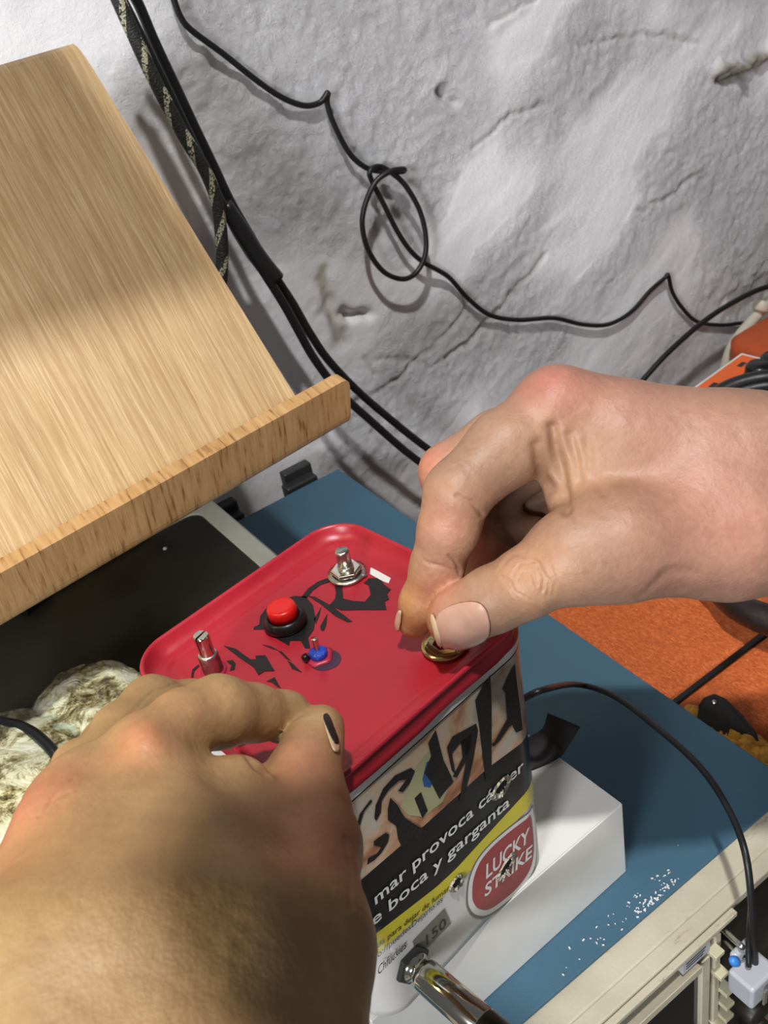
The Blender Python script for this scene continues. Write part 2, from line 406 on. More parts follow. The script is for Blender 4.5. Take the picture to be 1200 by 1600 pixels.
Fw = np.stack([idx[:-1, :-1], idx[:-1, 1:], idx[1:, 1:], idx[1:, :-1]], -1).reshape(-1, 4)
me = bpy.data.meshes.new('wall_back')
me.vertices.add(len(Vw)); me.vertices.foreach_set('co', Vw.ravel())
me.loops.add(Fw.size); me.loops.foreach_set('vertex_index', Fw.ravel().astype(np.int32))
me.polygons.add(len(Fw)); me.polygons.foreach_set('loop_start', np.arange(0, Fw.size, 4, dtype=np.int32)); me.polygons.foreach_set('loop_total', np.full(len(Fw), 4, dtype=np.int32))
me.update(); me.polygons.foreach_set('use_smooth', [True] * len(Fw))
for nm, arr in (('wear', wear), ('rough', rough_mask)):
    a = me.attributes.new(nm, 'FLOAT', 'POINT'); a.data.foreach_set('value', arr.ravel().astype(np.float32))
tag(link('wall_back', me, 'wall'), kind='structure')
V, Fc = box(-0.5, 1.35, -0.1, WY + 0.03, -0.64, -0.60)
tag(obj('floor', V, Fc, 'desk', smooth=False), kind='structure', label='dark bench top under everything')

# ------------------------------------------------------------------ hands: signed distance fields turned into one skin
def capsule(P, a, b, ra, rb):
    a, b = np.asarray(a, np.float32), np.asarray(b, np.float32); ab = b - a
    t = np.clip(((P - a) @ ab) / (ab @ ab), 0, 1)
    return np.linalg.norm(P - a - t[..., None] * ab, axis=-1) - (ra + (rb - ra) * t)
def smin(a, b, k):
    h = np.maximum(k - np.abs(a - b), 0) / k
    return np.minimum(a, b) - h * h * k * 0.25
def nets(D, o, h):
    s = D < 0
    c = [s[dx:s.shape[0] - 1 + dx, dy:s.shape[1] - 1 + dy, dz:s.shape[2] - 1 + dz] for dx in (0, 1) for dy in (0, 1) for dz in (0, 1)]
    cnt = sum(q.astype(np.int8) for q in c); act = (cnt > 0) & (cnt < 8)
    cell = np.argwhere(act); ids = -np.ones(act.shape, np.int64); ids[act] = np.arange(len(cell))
    acc = np.zeros((len(cell), 3)); w_ = np.zeros(len(cell))
    cor = [(dx, dy, dz) for dx in (0, 1) for dy in (0, 1) for dz in (0, 1)]
    val = {q: D[cell[:, 0] + q[0], cell[:, 1] + q[1], cell[:, 2] + q[2]] for q in cor}
    for ax in range(3):
        for q in cor:
            if q[ax]: continue
            q2 = list(q); q2[ax] = 1; q2 = tuple(q2); a, b = val[q], val[q2]; mk = (a < 0) != (b < 0)
            t = np.where(mk, a / np.where(mk, a - b, 1), 0)
            pt = np.array(q, float)[None] + t[:, None] * np.eye(3)[ax]
            acc += pt * mk[:, None]; w_ += mk
    V = (cell + acc / w_[:, None]) * h + o
    Fs = []
    for ax in range(3):
        sl0 = [slice(None)] * 3; sl1 = [slice(None)] * 3; sl0[ax] = slice(0, -1); sl1[ax] = slice(1, None)
        e = np.argwhere(s[tuple(sl0)] != s[tuple(sl1)])
        u, v = [(1, 2), (2, 0), (0, 1)][ax]
        e = e[(e[:, u] > 0) & (e[:, v] > 0) & (e[:, u] < D.shape[u] - 1) & (e[:, v] < D.shape[v] - 1)]
        fl = s[tuple(e.T)]
        def g(du, dv):
            q = e.copy(); q[:, u] -= du; q[:, v] -= dv; return ids[tuple(q.T)]
        Q = np.stack([g(0, 0), g(1, 0), g(1, 1), g(0, 1)], -1); Q[~fl] = Q[~fl][:, ::-1]; Fs.append(Q)
    return V, np.concatenate(Fs)

def hand(name, palm, fingers, kp, label, reds, base, creases, h=0.00125, bumps=(), clip=None, kf=0.006):
    prep = lambda seq: [(at(*s[0][:3]), at(*s[1][:3]), s[0][3] * s[0][2] / F, s[1][3] * s[1][2] / F) for s in seq]
    palmc = prep(palm); fc = [prep(list(zip(f[:-1], f[1:]))) for f in fingers]
    allc = palmc + [c for f in fc for c in f]
    lo = np.min([np.minimum(a, b) - max(ra, rb) for a, b, ra, rb in allc], 0) - 0.004
    hi = np.max([np.maximum(a, b) + max(ra, rb) for a, b, ra, rb in allc], 0) + 0.004
    ax = [np.arange(lo[i], hi[i], h) for i in range(3)]
    shp = tuple(len(a) for a in ax)
    G = np.stack(np.meshgrid(*ax, indexing='ij'), -1).astype(np.float32)
    D = np.full(shp, 1.0, np.float32); first = True
    def local(c, pad):
        a, b, ra, rb = c; r = max(ra, rb) + pad; sl = []
        for i in range(3):
            l_ = int(max(0, math.floor((min(a[i], b[i]) - r - lo[i]) / h))); u_ = int(min(shp[i], math.ceil((max(a[i], b[i]) + r - lo[i]) / h) + 1)); sl.append(slice(l_, u_))
        return tuple(sl)
    Pm = np.full(shp, 0.05, np.float32)
    for c in palmc:
        sl = local(c, 0.022); Pm[sl] = smin(Pm[sl], capsule(G[sl], *c), kp)
    D = Pm.copy()
    for f in fc:
        Fg = np.full(shp, 0.05, np.float32)
        for c in f:
            sl = local(c, 0.014); Fg[sl] = smin(Fg[sl], capsule(G[sl], *c), 0.004)
        D = np.minimum(smin(D, np.maximum(Fg, -1), 0.0012), smin(Pm, Fg, kf))
    for (x, y, d, r, amt) in bumps:      # knuckle bumps (+) and dimples (-)
        p = at(x, y, d).astype(np.float32); rr = r * d / F; D -= amt * np.exp(-(np.linalg.norm(G - p, axis=-1) / rr) ** 2)
    V, Q = nets(D, lo, h)
    del G, D, Pm
    # relax
    e = np.concatenate([Q[:, [0, 1]], Q[:, [1, 2]], Q[:, [2, 3]], Q[:, [3, 0]]]); e = np.concatenate([e, e[:, ::-1]])
    deg = np.bincount(e[:, 0], minlength=len(V)).astype(float); deg[deg == 0] = 1
    def lap(V):
        return np.stack([np.bincount(e[:, 0], V[e[:, 1], i], minlength=len(V)) for i in range(3)], -1) / deg[:, None] - V
    for _ in range(5): V = V + 0.6 * lap(V); V = V - 0.55 * lap(V)
    me = bpy.data.meshes.new(name + '_tmp'); me.from_pydata(V.tolist(), [], Q.tolist()); me.update()
    o = bpy.data.objects.new('tmp', me); COL.objects.link(o)
    s = o.modifiers.new('s', 'SUBSURF'); s.levels = 1; s.render_levels = 1
    bpy.context.view_layer.update()
    m2 = bpy.data.meshes.new_from_object(o.evaluated_get(bpy.context.evaluated_depsgraph_get())); bpy.data.objects.remove(o)
    n = len(m2.vertices); V = np.empty(n * 3); m2.vertices.foreach_get('co', V); V = V.reshape(-1, 3)
    N = np.empty(n * 3); m2.vertices.foreach_get('normal', N); N = N.reshape(-1, 3)
    pp = project(V); facing = np.clip(-(N * (V / np.linalg.norm(V, axis=1)[:, None])).sum(1) * 3, 0, 1)
    jit = (np.stack([fbm(V * 260, 2), fbm(V * 260 + 7, 2)], -1) - 0.5)
    disp = np.zeros(n)
    for pts, wd, dep in creases:
        g = np.zeros(n)
        for a, b in zip(pts[:-1], pts[1:]): g = np.maximum(g, np.exp(-(seg2(pp + jit * min(7, 60 / wd ** 1.6), a, b)[0] / wd) ** 2))
        disp -= dep * g
        g2 = np.zeros(n)
        for a, b in zip(pts[:-1], pts[1:]): g2 = np.maximum(g2, np.exp(-(seg2(pp + jit * 7, a, b)[0] / (wd * 2.6)) ** 2))
        disp += dep * 0.30 * g2
    disp = disp * facing + 0.00030 * (fbm(V * 330, 3) - 0.5) + 0.0012 * (fbm(V * 55, 2) - 0.5)
    V2 = V + N * disp[:, None]; m2.vertices.foreach_set('co', V2.ravel()); m2.name = name
    Cc = np.tile(np.array(lin(base)[:3]), (n, 1))
    Cc = Cc * (0.93 + 0.14 * fbm(V * 120, 3)[:, None])
    for x, y, d, r, c, k in reds:
        wgt = k * np.exp(-(np.linalg.norm(V - at(x, y, d), axis=1) / (r * d / F)) ** 2)[:, None]
        Cc = Cc * (1 - wgt) + np.array(lin(c)[:3]) * wgt
    ca_ = m2.attributes.new('skin', 'FLOAT_COLOR', 'POINT'); ca_.data.foreach_set('color', np.concatenate([Cc, np.ones((n, 1))], 1).astype(np.float32).ravel())
    m2.polygons.foreach_set('use_smooth', [True] * len(m2.polygons)); m2.materials.clear(); m2.materials.append(MT['skin'])
    o = bpy.data.objects.new(name, m2); COL.objects.link(o); tag(o, label, 'hand')
    bv = BVHTree.FromPolygons([tuple(v) for v in V2], [tuple(p.vertices) for p in m2.polygons])
    return o, bv
def on_surface(bv, x, y, off=0.0003):
    r = ray(x, y); r = r / np.linalg.norm(r); hit = bv.ray_cast(Vector((0, 0, 0)), Vector(r))
    if hit[0] is None: return None
    return np.array(hit[0]) + np.array(hit[1]) * off
def patch(bv, name, cx, cy, u, v, m, parent, off=0.0004, n=16, power=2.8, dome=0.0004, label=None):
    """a thin plate lying on the skin: superellipse with half axes u, v (pixels)"""
    V, idm = [], {}
    N_ = n
    for i in range(-N_, N_ + 1):
        for j in range(-N_, N_ + 1):
            a, b = i / N_, j / N_
            m_ = max(abs(a), abs(b)); l_ = (abs(a) ** power + abs(b) ** power) ** (1 / power) if m_ > 0 else 1
            s = m_ / l_ if m_ > 0 else 0; p = on_surface(bv, cx + s * (a * u[0] + b * v[0]), cy + s * (a * u[1] + b * v[1]), off + dome * (1 - m_ ** 2))
            if p is None: continue
            idm[(i, j)] = len(V); V.append(p)
    Fc = [(idm[(i, j)], idm[(i + 1, j)], idm[(i + 1, j + 1)], idm[(i, j + 1)]) for i in range(-N_, N_) for j in range(-N_, N_)
          if all(k in idm for k in ((i, j), (i + 1, j), (i + 1, j + 1), (i, j + 1)))]
    o = obj(name, V, Fc, m, parent)
    sd = o.modifiers.new('t', 'SOLIDIFY'); sd.thickness = 0.0006; sd.offset = -1
    if label: o['label'] = label
    return o

SK = (156, 124, 102)
# right hand: pinching the washer -------------------------------------------------
palm = [((1400, 745, .36, 108), (1150, 728, .352, 112)), ((1400, 835, .35, 100), (1150, 822, .342, 106)), ((1400, 790, .40, 100), (1150, 775, .39, 100)),
        ((1150, 728, .352, 110), (875, 645, .350, 70)), ((1150, 745, .375, 90), (865, 660, .368, 56)), ((1150, 765, .392, 84), (865, 695, .388, 52)), ((1150, 790, .402, 80), (895, 725, .402, 46)),
        ((1120, 835, .340, 100), (965, 850, .330, 82)), ((1060, 770, .350, 110), (950, 740, .352, 84)), ((960, 700, .350, 80), (890, 690, .352, 56)),
        ((905, 700, .350, 56), (912, 800, .345, 50)), ((965, 850, .330, 78), (895, 870, .328, 66))]
index = [(872, 645, .350, 66), (790, 700, .343, 59), (714, 772, .338, 50), (702, 822, .342, 47), (683, 885, .350, 41), (660, 942, .357, 34), (648, 970, .361, 27)]
middle = [(860, 660, .370, 54), (775, 690, .374, 48), (700, 738, .378, 43), (705, 800, .383, 39), (752, 868, .386, 36), (735, 935, .383, 31)]
ring = [(865, 700, .392, 48), (795, 745, .402, 42), (765, 790, .408, 37), (800, 835, .404, 32), (835, 835, .396, 28)]
pinky = [(890, 730, .404, 42), (835, 760, .414, 35), (815, 790, .418, 31), (845, 815, .412, 27), (868, 805, .405, 24)]
thumb = [(965, 850, .330, 76), (893, 872, .328, 66), (822, 912, .330, 54), (770, 937, .336, 51), (722, 962, .343, 47), (712, 968, .345, 44)]
cre = [([(786, 884), (800, 868), (822, 862)], 2.6, .0004), ([(800, 900), (812, 880), (838, 878), (850, 900), (846, 925)], 2.6, .0005), ([(812, 912), (818, 895), (832, 893), (838, 915)], 2.2, .00045),
       ([(790, 905), (806, 925), (830, 938)], 2.2, .0004), ([(818, 868), (842, 880), (858, 905), (856, 930)], 2.6, .0004), ([(778, 892), (790, 912), (808, 934)], 2, .0003), ([(862, 885), (868, 910), (864, 930)], 3, .0003),
       ([(864, 668), (870, 705), (879, 745), (885, 795)], 10, .0026), ([(890, 680), (900, 712), (906, 750)], 8, .0010), ([(840, 695), (843, 720), (849, 748), (862, 762)], 11, .0018), ([(918, 690), (922, 735), (945, 770)], 9, .0007),
       ([(715, 775), (738, 787), (752, 806)], 4, .0010), ([(700, 868), (715, 885), (718, 895)], 3, .0009), ([(664, 878), (690, 884), (712, 893)], 3, .0005),
       ([(1035, 905), (1060, 890), (1090, 895)], 9, .0004), ([(1000, 935), (1030, 905), (1045, 890)], 8, .0004)]
reds = [(865, 590, .335, 70, (186, 100, 92), .5), (960, 620, .335, 110, (180, 124, 116), .4), (1080, 800, .32, 170, (180, 118, 106), .40), (1150, 680, .32, 120, (182, 130, 116), .4),
        (900, 720, .34, 90, (170, 138, 92), .40), (650, 950, .355, 75, (206, 150, 78), .55), (660, 720, .37, 50, (206, 122, 100), .5), (690, 930, .34, 45, (210, 130, 110), .4), (760, 860, .375, 60, (186, 110, 94), .6),
        (820, 900, .31, 70, (202, 148, 98), .5), (700, 820, .33, 60, (212, 140, 110), .35), (1170, 850, .32, 90, (198, 140, 122), .3)]
RH, rbv = hand('hand', palm, [index, middle, ring, pinky, thumb], 0.010, 'right hand reaching in from the right, pinching a steel washer between thumb and index finger', reds, SK, cre,
               bumps=((868, 610, .335, 60, .0016), (712, 750, .33, 40, .0006)))
patch(rbv, 'thumbnail', 724, 977, (40, -11), (7, 33), 'nail', RH, off=0.00035, label='broad pink thumbnail with worn edge')
patch(rbv, 'thumbnail_tip', 684, 984, (3, -.6), (6, 24), 'nailedge', RH, off=0.0006, n=8, label='pale free edge of the thumbnail')
patch(rbv, 'fingernail', 624, 975, (3.2, 1), (-4, 22), 'nailedge', RH, off=0.0005, n=8, label='yellowish index fingernail seen edge on')

# left hand: steadying the tin -------------------------------------------------
palm = [((225, 1172, .268, 56), (345, 1480, .218, 128)), ((138, 1222, .262, 58), (230, 1500, .212, 140)), ((88, 1272, .255, 55), (110, 1520, .208, 140)), ((35, 1385, .245, 62), (0, 1560, .206, 140)),
        ((485, 1320, .268, 74), (455, 1480, .236, 122)), ((455, 1480, .232, 122), (420, 1800, .200, 160)), ((345, 1480, .218, 130), (300, 1900, .180, 190)),
        ((230, 1500, .212, 140), (180, 1900, .178, 200)), ((110, 1520, .208, 140), (60, 1900, .178, 200)), ((0, 1560, .206, 140), (-60, 1900, .18, 180)),
        ((330, 1290, .262, 80), (420, 1370, .258, 88)), ((260, 1240, .268, 66), (330, 1350, .250, 96)), ((160, 1290, .258, 80), (330, 1400, .240, 110)), ((370, 1236, .273, 54), (420, 1318, .268, 68)), ((392, 1225, .290, 28), (430, 1290, .285, 46))]
index = [(232, 1176, .268, 52), (285, 1130, .279, 50), (342, 1112, .289, 54), (395, 1113, .300, 43), (445, 1120, .311, 37), (480, 1145, .318, 30)]
middle = [(145, 1218, .272, 52), (190, 1148, .296, 47), (238, 1104, .314, 45), (300, 1104, .327, 40), (350, 1125, .335, 34)]
ring = [(92, 1265, .262, 48), (125, 1200, .285, 42), (170, 1165, .305, 40), (230, 1150, .322, 36)]
pinky = [(40, 1370, .252, 48), (60, 1300, .280, 38), (100, 1250, .300, 34)]
thumb = [(490, 1330, .268, 74), (484, 1262, .281, 60), (476, 1208, .291, 54), (488, 1168, .301, 46), (500, 1142, .309, 34), (503, 1136, .311, 30)]
cre = [([(70, 1260), (90, 1235), (115, 1215)], 3, .0004), ([(60, 1275), (80, 1250), (110, 1235)], 3, .0004), ([(395, 1165), (385, 1180), (400, 1200), (415, 1212)], 5, .0012),
       ([(200, 1120), (240, 1080), (290, 1062)], 3, .0003), ([(538, 1310), (546, 1350), (548, 1420)], 4, .0005)]
reds = [(220, 1150, .255, 60, (208, 122, 92), .45), (60, 1270, .245, 80, (206, 104, 92), .55), (230, 1110, .28, 50, (214, 130, 92), .3), (330, 1075, .27, 60, (214, 146, 110), .35), (480, 1190, .28, 80, (206, 120, 110), .35),
        (0, 1400, .22, 120, (210, 140, 100), .4), (500, 1330, .25, 120, (190, 116, 108), .4), (508, 1115, .30, 28, (212, 184, 140), .6)]
LH, lbv = hand('hand', palm, [index, middle, ring, pinky, thumb], 0.009, 'left hand in the lower left foreground, thumb resting on the red lid edge', reds, (164, 134, 92), cre,
               bumps=((222, 1138, .255, 42, .0030), (62, 1262, .243, 55, .0030), (142, 1240, .252, 40, -.0026), (250, 1290, .235, 36, .0007), (262, 1360, .226, 40, .0007), (110, 1360, .232, 40, .0007), (160, 1440, .222, 50, -.0006), (330, 1440, .222, 50, -.0007), (250, 1215, .25, 50, -.0016), (270, 1330, .235, 60, .0008), (330, 1235, .255, 55, -.0022)), kf=0.005)
patch(lbv, 'thumbnail', 516, 1148, (8, 28), (5.5, -2), 'nailedge', LH, off=0.0003, n=10, label='left thumbnail seen almost edge on')
patch(lbv, 'paint_mark', 514, 1143, (8, 22), (3.6, -2), 'paint', LH, off=0.0008, n=10, power=4, label='black paint line across the thumbnail')

# ------------------------------------------------------------------ the red-lidded tin with its electronics
BT = math.radians(9.11); BX = np.array([math.cos(BT), math.sin(BT), 0]); AY = np.array([-math.sin(BT), math.cos(BT), 0])
B0, B1, A0, A1, RC = 0.0935, 0.2073, 0.1883, 0.2998, 0.0176
ZL = -0.242; ZF = ZL - 0.0070; ZB = -0.388
tin = empty('tobacco_tin', tuple((B0 + B1) / 2 * BX + (A0 + A1) / 2 * AY + np.array([0, 0, ZB])),
            'rectangular tin with red lid, printed front and electronic controls, standing on a white box', 'tin')
def rrect(inset, z, n=14, m=10, warp=0.0):
    b0, b1, a0, a1 = B0 + inset, B1 - inset, A0 + inset, A1 - inset; r = max(RC - inset, 0.004); P = []
    cs = [(b1 - r, a0 + r, -90), (b1 - r, a1 - r, 0), (b0 + r, a1 - r, 90), (b0 + r, a0 + r, 180)]
    for q in range(4):
        cx, cy, s = cs[q]
        for k in range(n + 1):
            a = math.radians(s + 90 * k / n); P.append((cx + r * math.cos(a), cy + r * math.sin(a)))
        nx_ = cs[(q + 1) % 4]; a = math.radians(s + 90); p0 = (cx + r * math.cos(a), cy + r * math.sin(a)); p1 = (nx_[0] + r * math.cos(a), nx_[1] + r * math.sin(a))
        for k in range(1, m): P.append((p0[0] + (p1[0] - p0[0]) * k / m, p0[1] + (p1[1] - p0[1]) * k / m))
    out = []
    for b, a in P:
        p = b * BX + a * AY
        if warp: p = p + (BX * 0.5 - AY) * warp * (float(vnoise(np.array([b * 90, a * 90, z * 60]))) - 0.5)
        out.append(p + np.array([0, 0, z + (warp * 0.5 * (float(vnoise(np.array([b * 120, a * 120, 3.0]))) - 0.5))]))
    return out
def loft(rings, cap0=True, cap1=True):
    V, Fc = [], []; n = len(rings[0])
    for r in rings: V += r
    for i in range(len(rings) - 1):
        for k in range(n): Fc.append((i * n + k, i * n + (k + 1) % n, (i + 1) * n + (k + 1) % n, (i + 1) * n + k))
    if cap0: Fc.append(tuple(range(n - 1, -1, -1)))
    if cap1: Fc.append(tuple((len(rings) - 1) * n + k for k in range(n)))
    return V, Fc
W_ = 0.0022
V, Fc = loft([rrect(0.0014, ZL - 0.0090), rrect(0.0004, ZL - 0.0094), rrect(0.0000, ZL - 0.0084, warp=W_), rrect(0.0008, ZL - 0.0066, warp=W_), rrect(0.0010, ZL - 0.0025), rrect(0.0002, ZL - 0.0018), rrect(0.0000, ZL - 0.0008), rrect(0.0006, ZL), rrect(0.0014, ZL - 0.0001),
              rrect(0.0020, ZL - 0.0010), rrect(0.0028, ZL - 0.0030, warp=W_ * .5), rrect(0.0052, ZL - 0.0052, warp=W_), rrect(0.0068, ZL - 0.0057, warp=W_), rrect(0.0082, ZL - .0056), rrect(0.0098, ZF + 0.0003), rrect(0.0115, ZF)])
lid = obj('lid', V, Fc, 'red', tin)
TI = 0.0008
def taper(z): return TI + 0.0030 * (ZL - z) / (ZL - ZB)
rings = [rrect(taper(ZB) + 0.002, ZB), rrect(taper(ZB), ZB + 0.0018)] + [rrect(taper(z), z) for z in np.linspace(ZB + 0.006, ZL - 0.0085, 8)]
V, Fc = loft(rings)
obj('tin_body', V, Fc, 'tinwhite', tin)
# printed front: s runs along the front from the left corner and round the right corner, t is height
def surf(s, z, off):
    ins = taper(z) - off; r = RC - ins; sf = (B1 - RC) - B0        # flat ends here
    if s <= sf: return (B0 + s) * BX + (A0 + ins) * AY + np.array([0, 0, z])
    a = (s - sf) / r
    if a > math.pi / 2: return (B1 - ins) * BX + (A0 + RC + (a - math.pi / 2) * r) * AY + np.array([0, 0, z])
    return (B1 - RC + r * math.sin(a)) * BX + (A0 + RC - r * math.cos(a)) * AY + np.array([0, 0, z])
def face(px, py):
    r = ray(px, py); P = r * (A0 + 0.003) / (r @ AY); return P @ BX - B0, P[2]
def c3(X_, Y_): return face(500 + X_ / 3, 1100 + Y_ / 3)
def strip(name, top, bot, m, off, s0=0.0, s1=0.112, parent=tin, label=None):
    """a printed band between two lines given as (s, z) lists"""
    ss = np.linspace(s0, s1, 60); V, Fc = [], []
    for s in ss:
        zt = np.interp(s, [p[0] for p in top], [p[1] for p in top]); zb = np.interp(s, [p[0] for p in bot], [p[1] for p in bot])
        for k in range(7): V.append(surf(s, zt + (zb - zt) * k / 6, off))
    for i in range(59):
        for k in range(6): Fc.append((i * 7 + k, i * 7 + k + 1, (i + 1) * 7 + k + 1, (i + 1) * 7 + k))
    o = obj(name, V, Fc, m, parent)
    if label: o['label'] = label
    return o
def bent(bm, off):
    """cut a flat mesh drawn in (s, z) finely and wrap it on the tin"""
    for s in np.arange(0.086, 0.122, 0.0015):
        bmesh.ops.bisect_plane(bm, geom=bm.verts[:] + bm.edges[:] + bm.faces[:], plane_co=(s, 0, 0), plane_no=(1, 0, 0))
    return [surf(v.co.x, v.co.y, off) for v in bm.verts], [tuple(v.index for v in f.verts) for f in bm.faces]
def polys(name, plist, m, off, parent=tin, label=None, conv=c3):
    bm = bmesh.new()
    for p in plist:
        vs = [bm.verts.new((*conv(*q), 0)) for q in p]
        try: f = bm.faces.new(vs)
        except ValueError: continue
    bmesh.ops.triangulate(bm, faces=bm.faces[:], ngon_method='EAR_CLIP')
    for zc in np.arange(-0.39, -0.25, 0.006):
        bmesh.ops.bisect_plane(bm, geom=bm.verts[:] + bm.edges[:] + bm.faces[:], plane_co=(0, zc, 0), plane_no=(0, 1, 0))
    bm.verts.index_update(); V, Fc = None, None
    for s in np.arange(0.0, 0.086, 0.01):
        bmesh.ops.bisect_plane(bm, geom=bm.verts[:] + bm.edges[:] + bm.faces[:], plane_co=(s, 0, 0), plane_no=(1, 0, 0))
    for s in np.arange(0.086, 0.122, 0.0015):
        bmesh.ops.bisect_plane(bm, geom=bm.verts[:] + bm.edges[:] + bm.faces[:], plane_co=(s, 0, 0), plane_no=(1, 0, 0))
    bm.verts.index_update(); V = [surf(v.co.x, v.co.y, off) for v in bm.verts]; Fc = [tuple(v.index for v in f.verts) for f in bm.faces]; bm.free()
    o = obj(name, V, Fc, m, parent, smooth=False)
    if label: o['label'] = label
    return o
def lettering(name, text, start, end, capH, m, off, parent=tin, shear=0.0, label=None, bold=0.0):
    """text laid from start to end, both (s, z) of the baseline; capH in metres"""
    cu = bpy.data.curves.new(name, 'FONT'); cu.body = text; cu.size = 1; cu.offset = bold; cu.resolution_u = 3
    o = bpy.data.objects.new('tmp', cu); COL.objects.link(o); bpy.context.view_layer.update()
    me = bpy.data.meshes.new_from_object(o.evaluated_get(bpy.context.evaluated_depsgraph_get())); bpy.data.objects.remove(o)
    bm = bmesh.new(); bm.from_mesh(me)
    x1 = max(v.co.x for v in bm.verts); x0 = min(v.co.x for v in bm.verts)
    sx, sy = np.array(start), np.array(end); d = sy - sx; L = np.linalg.norm(d); d = d / L; u = np.array([-d[1], d[0]])
    for v in bm.verts:
        p = sx + d * ((v.co.x - x0) / (x1 - x0) * L + v.co.y * shear * capH) + u * v.co.y * capH / 0.70
        v.co = (p[0], p[1], 0)
    for s in np.arange(0.084, 0.122, 0.0012):
        bmesh.ops.bisect_plane(bm, geom=bm.verts[:] + bm.edges[:] + bm.faces[:], plane_co=(s, 0, 0), plane_no=(1, 0, 0))
    bm.verts.index_update(); V = [surf(v.co.x, v.co.y, off) for v in bm.verts]; Fc = [tuple(v.index for v in f.verts) for f in bm.faces]; bm.free()
    q = obj(name, V, Fc, m, parent, smooth=False)
    if label: q['label'] = label
    return q
T_top = [(0, ZL - .0125), (.11, ZL - .0125)]
T_b1 = [(.0, -.2925), (.0431, -.2970), (.0781, -.2990), (.112, -.3060)]
T_y1 = [(.0, -.3240), (.0426, -.3345), (.0537, -.3355), (.112, -.3320)]
T_y2 = [(.0, -.3365), (.057, -.3449), (.112, -.3430)]
picture = strip('printed_picture', T_top, T_b1, 'photo', 0.00015, 0.0, 0.1115, label='brownish printed picture above the black band')
strip('black_band', T_b1, T_y1, 'band', 0.0002, 0.0, 0.1115)
strip('yellow_band', T_y1, T_y2, 'yellow', 0.00025, 0.0, 0.1115)
strip('white_rim_line', [(0, ZL - .0095), (.2, ZL - .0095)], [(0, ZL - .0132), (.2, ZL - .0132)], 'textw', 0.0004, 0.0, 0.125)
strip('dark_rim_line', [(0, ZL - .0132), (.2, ZL - .0132)], [(0, ZL - .0139), (.2, ZL - .0139)], 'band', 0.00045, 0.0, 0.122)
# coloured patches of the picture
polys('cream_patch', [[(360, 470), (395, 380), (440, 270), (500, 200), (560, 260), (590, 380), (560, 450), (470, 520), (400, 510)]], 'greenprint', 0.0003, picture)
polys('blue_patch', [[(462, 340), (480, 260), (520, 240), (530, 320), (500, 380), (470, 375)]], 'blueprint', 0.00038, picture)
lettering('lettering', 'mar provoca cáncer', c3(248, 932), c3(945, 300), .0062, 'textw', 0.0006, bold=0.012)
lettering('lettering', 'e boca y garganta', c3(236, 1035), c3(880, 470), .0062, 'textw', 0.0006, bold=0.012)
lettering('lettering', 'da para dejar de fumar', c3(262, 1140), c3(600, 868), .0030, 'textb', 0.0005)
lettering('lettering', 'o://puedesDejarlo.es', c3(265, 1184), c3(570, 920), .0030, 'textb', 0.0005)
lettering('lettering', 'Chfückies', c3(268, 1270), c3(400, 1140), .0050, 'textb', 0.0004, shear=0.3)
polys('grey_panel', [[(432, 1110), (580, 958), (614, 1030), (500, 1145), (440, 1140)]], 'grey', 0.0003)
lettering('lettering', '150', c3(500, 1128), c3(590, 1040), .0060, 'textb', 0.0005)
def ell(cx, cy, rx, ry, ang, n=40):
    return [(cx + rx * math.cos(t) * math.cos(ang) - ry * math.sin(t) * math.sin(ang), cy + rx * math.cos(t) * math.sin(ang) + ry * math.sin(t) * math.cos(ang)) for t in np.linspace(0, 2 * math.pi, n, endpoint=False)]
sc_ = lambda P, k, cx, cy: [(cx + (x - cx) * k, cy + (y - cy) * k) for x, y in P]
LG = [(712, 900), (716, 820), (745, 740), (800, 670), (880, 600), (960, 540), (985, 520), (1000, 600), (1004, 690), (985, 780), (930, 860), (850, 930), (790, 965), (745, 960), (722, 935)]
LG = [tuple(p) for p in catmull([(x, y) for x, y in LG], 4, True)]
polys('logo_ring', [sc_(LG, 1.19, 860, 750)], 'grey', 0.0003)
polys('logo_ring', [sc_(LG, 1.13, 860, 750)], 'textw', 0.00036)
polys('logo_disc', [LG], 'logo', 0.00044)
lettering('lettering', 'LUCKY', c3(775, 818), c3(978, 640), .0085, 'textw', 0.0006, bold=0.02)
lettering('lettering', 'STRIKE', c3(770, 905), c3(992, 715), .0075, 'textw', 0.0006, bold=0.02)
# hand painted black letters on the front
graf = [[(705, -30), (735, -90), (775, -150), (785, 0), (788, 180), (792, 340), (765, 355), (748, 250), (728, 100)],
        [(785, 180), (800, 170), (860, 60), (850, -60), (835, -80), (870, -165), (895, -200), (905, -120), (930, 40), (940, 115), (905, 125), (885, 90), (870, 100), (830, 160), (800, 190)],
        [(485, 170), (520, 105), (560, 250), (600, 330), (610, 355), (570, 400), (545, 435), (500, 350), (470, 310), (500, 230)],
        [(575, 190), (600, 140), (712, 80), (722, 110), (700, 260), (660, 440), (640, 450), (655, 330), (670, 240), (640, 170), (600, 220), (620, 320), (600, 300)],
        [(640, 165), (690, 130), (690, 180), (665, 260), (625, 335), (605, 330), (650, 240)],
        [(425, 430), (455, 400), (490, 490), (465, 525)],
        [(310, 425), (345, 460), (380, 520), (440, 560), (500, 590), (450, 640), (420, 610), (400, 640), (378, 675), (350, 620), (340, 560), (300, 530), (298, 480)],
        [(235, 520), (240, 460), (275, 380), (330, 320), (405, 285), (425, 300), (400, 360), (370, 400), (345, 395), (385, 340), (350, 345), (300, 390), (268, 440), (265, 495), (245, 535)],
        [(150, 560), (165, 500), (215, 432), (225, 440), (185, 490), (165, 560), (160, 600)],
        [(205, 742), (208, 712), (250, 690), (270, 660), (235, 650), (235, 630), (290, 592), (308, 600), (300, 640), (270, 690), (240, 720)]]
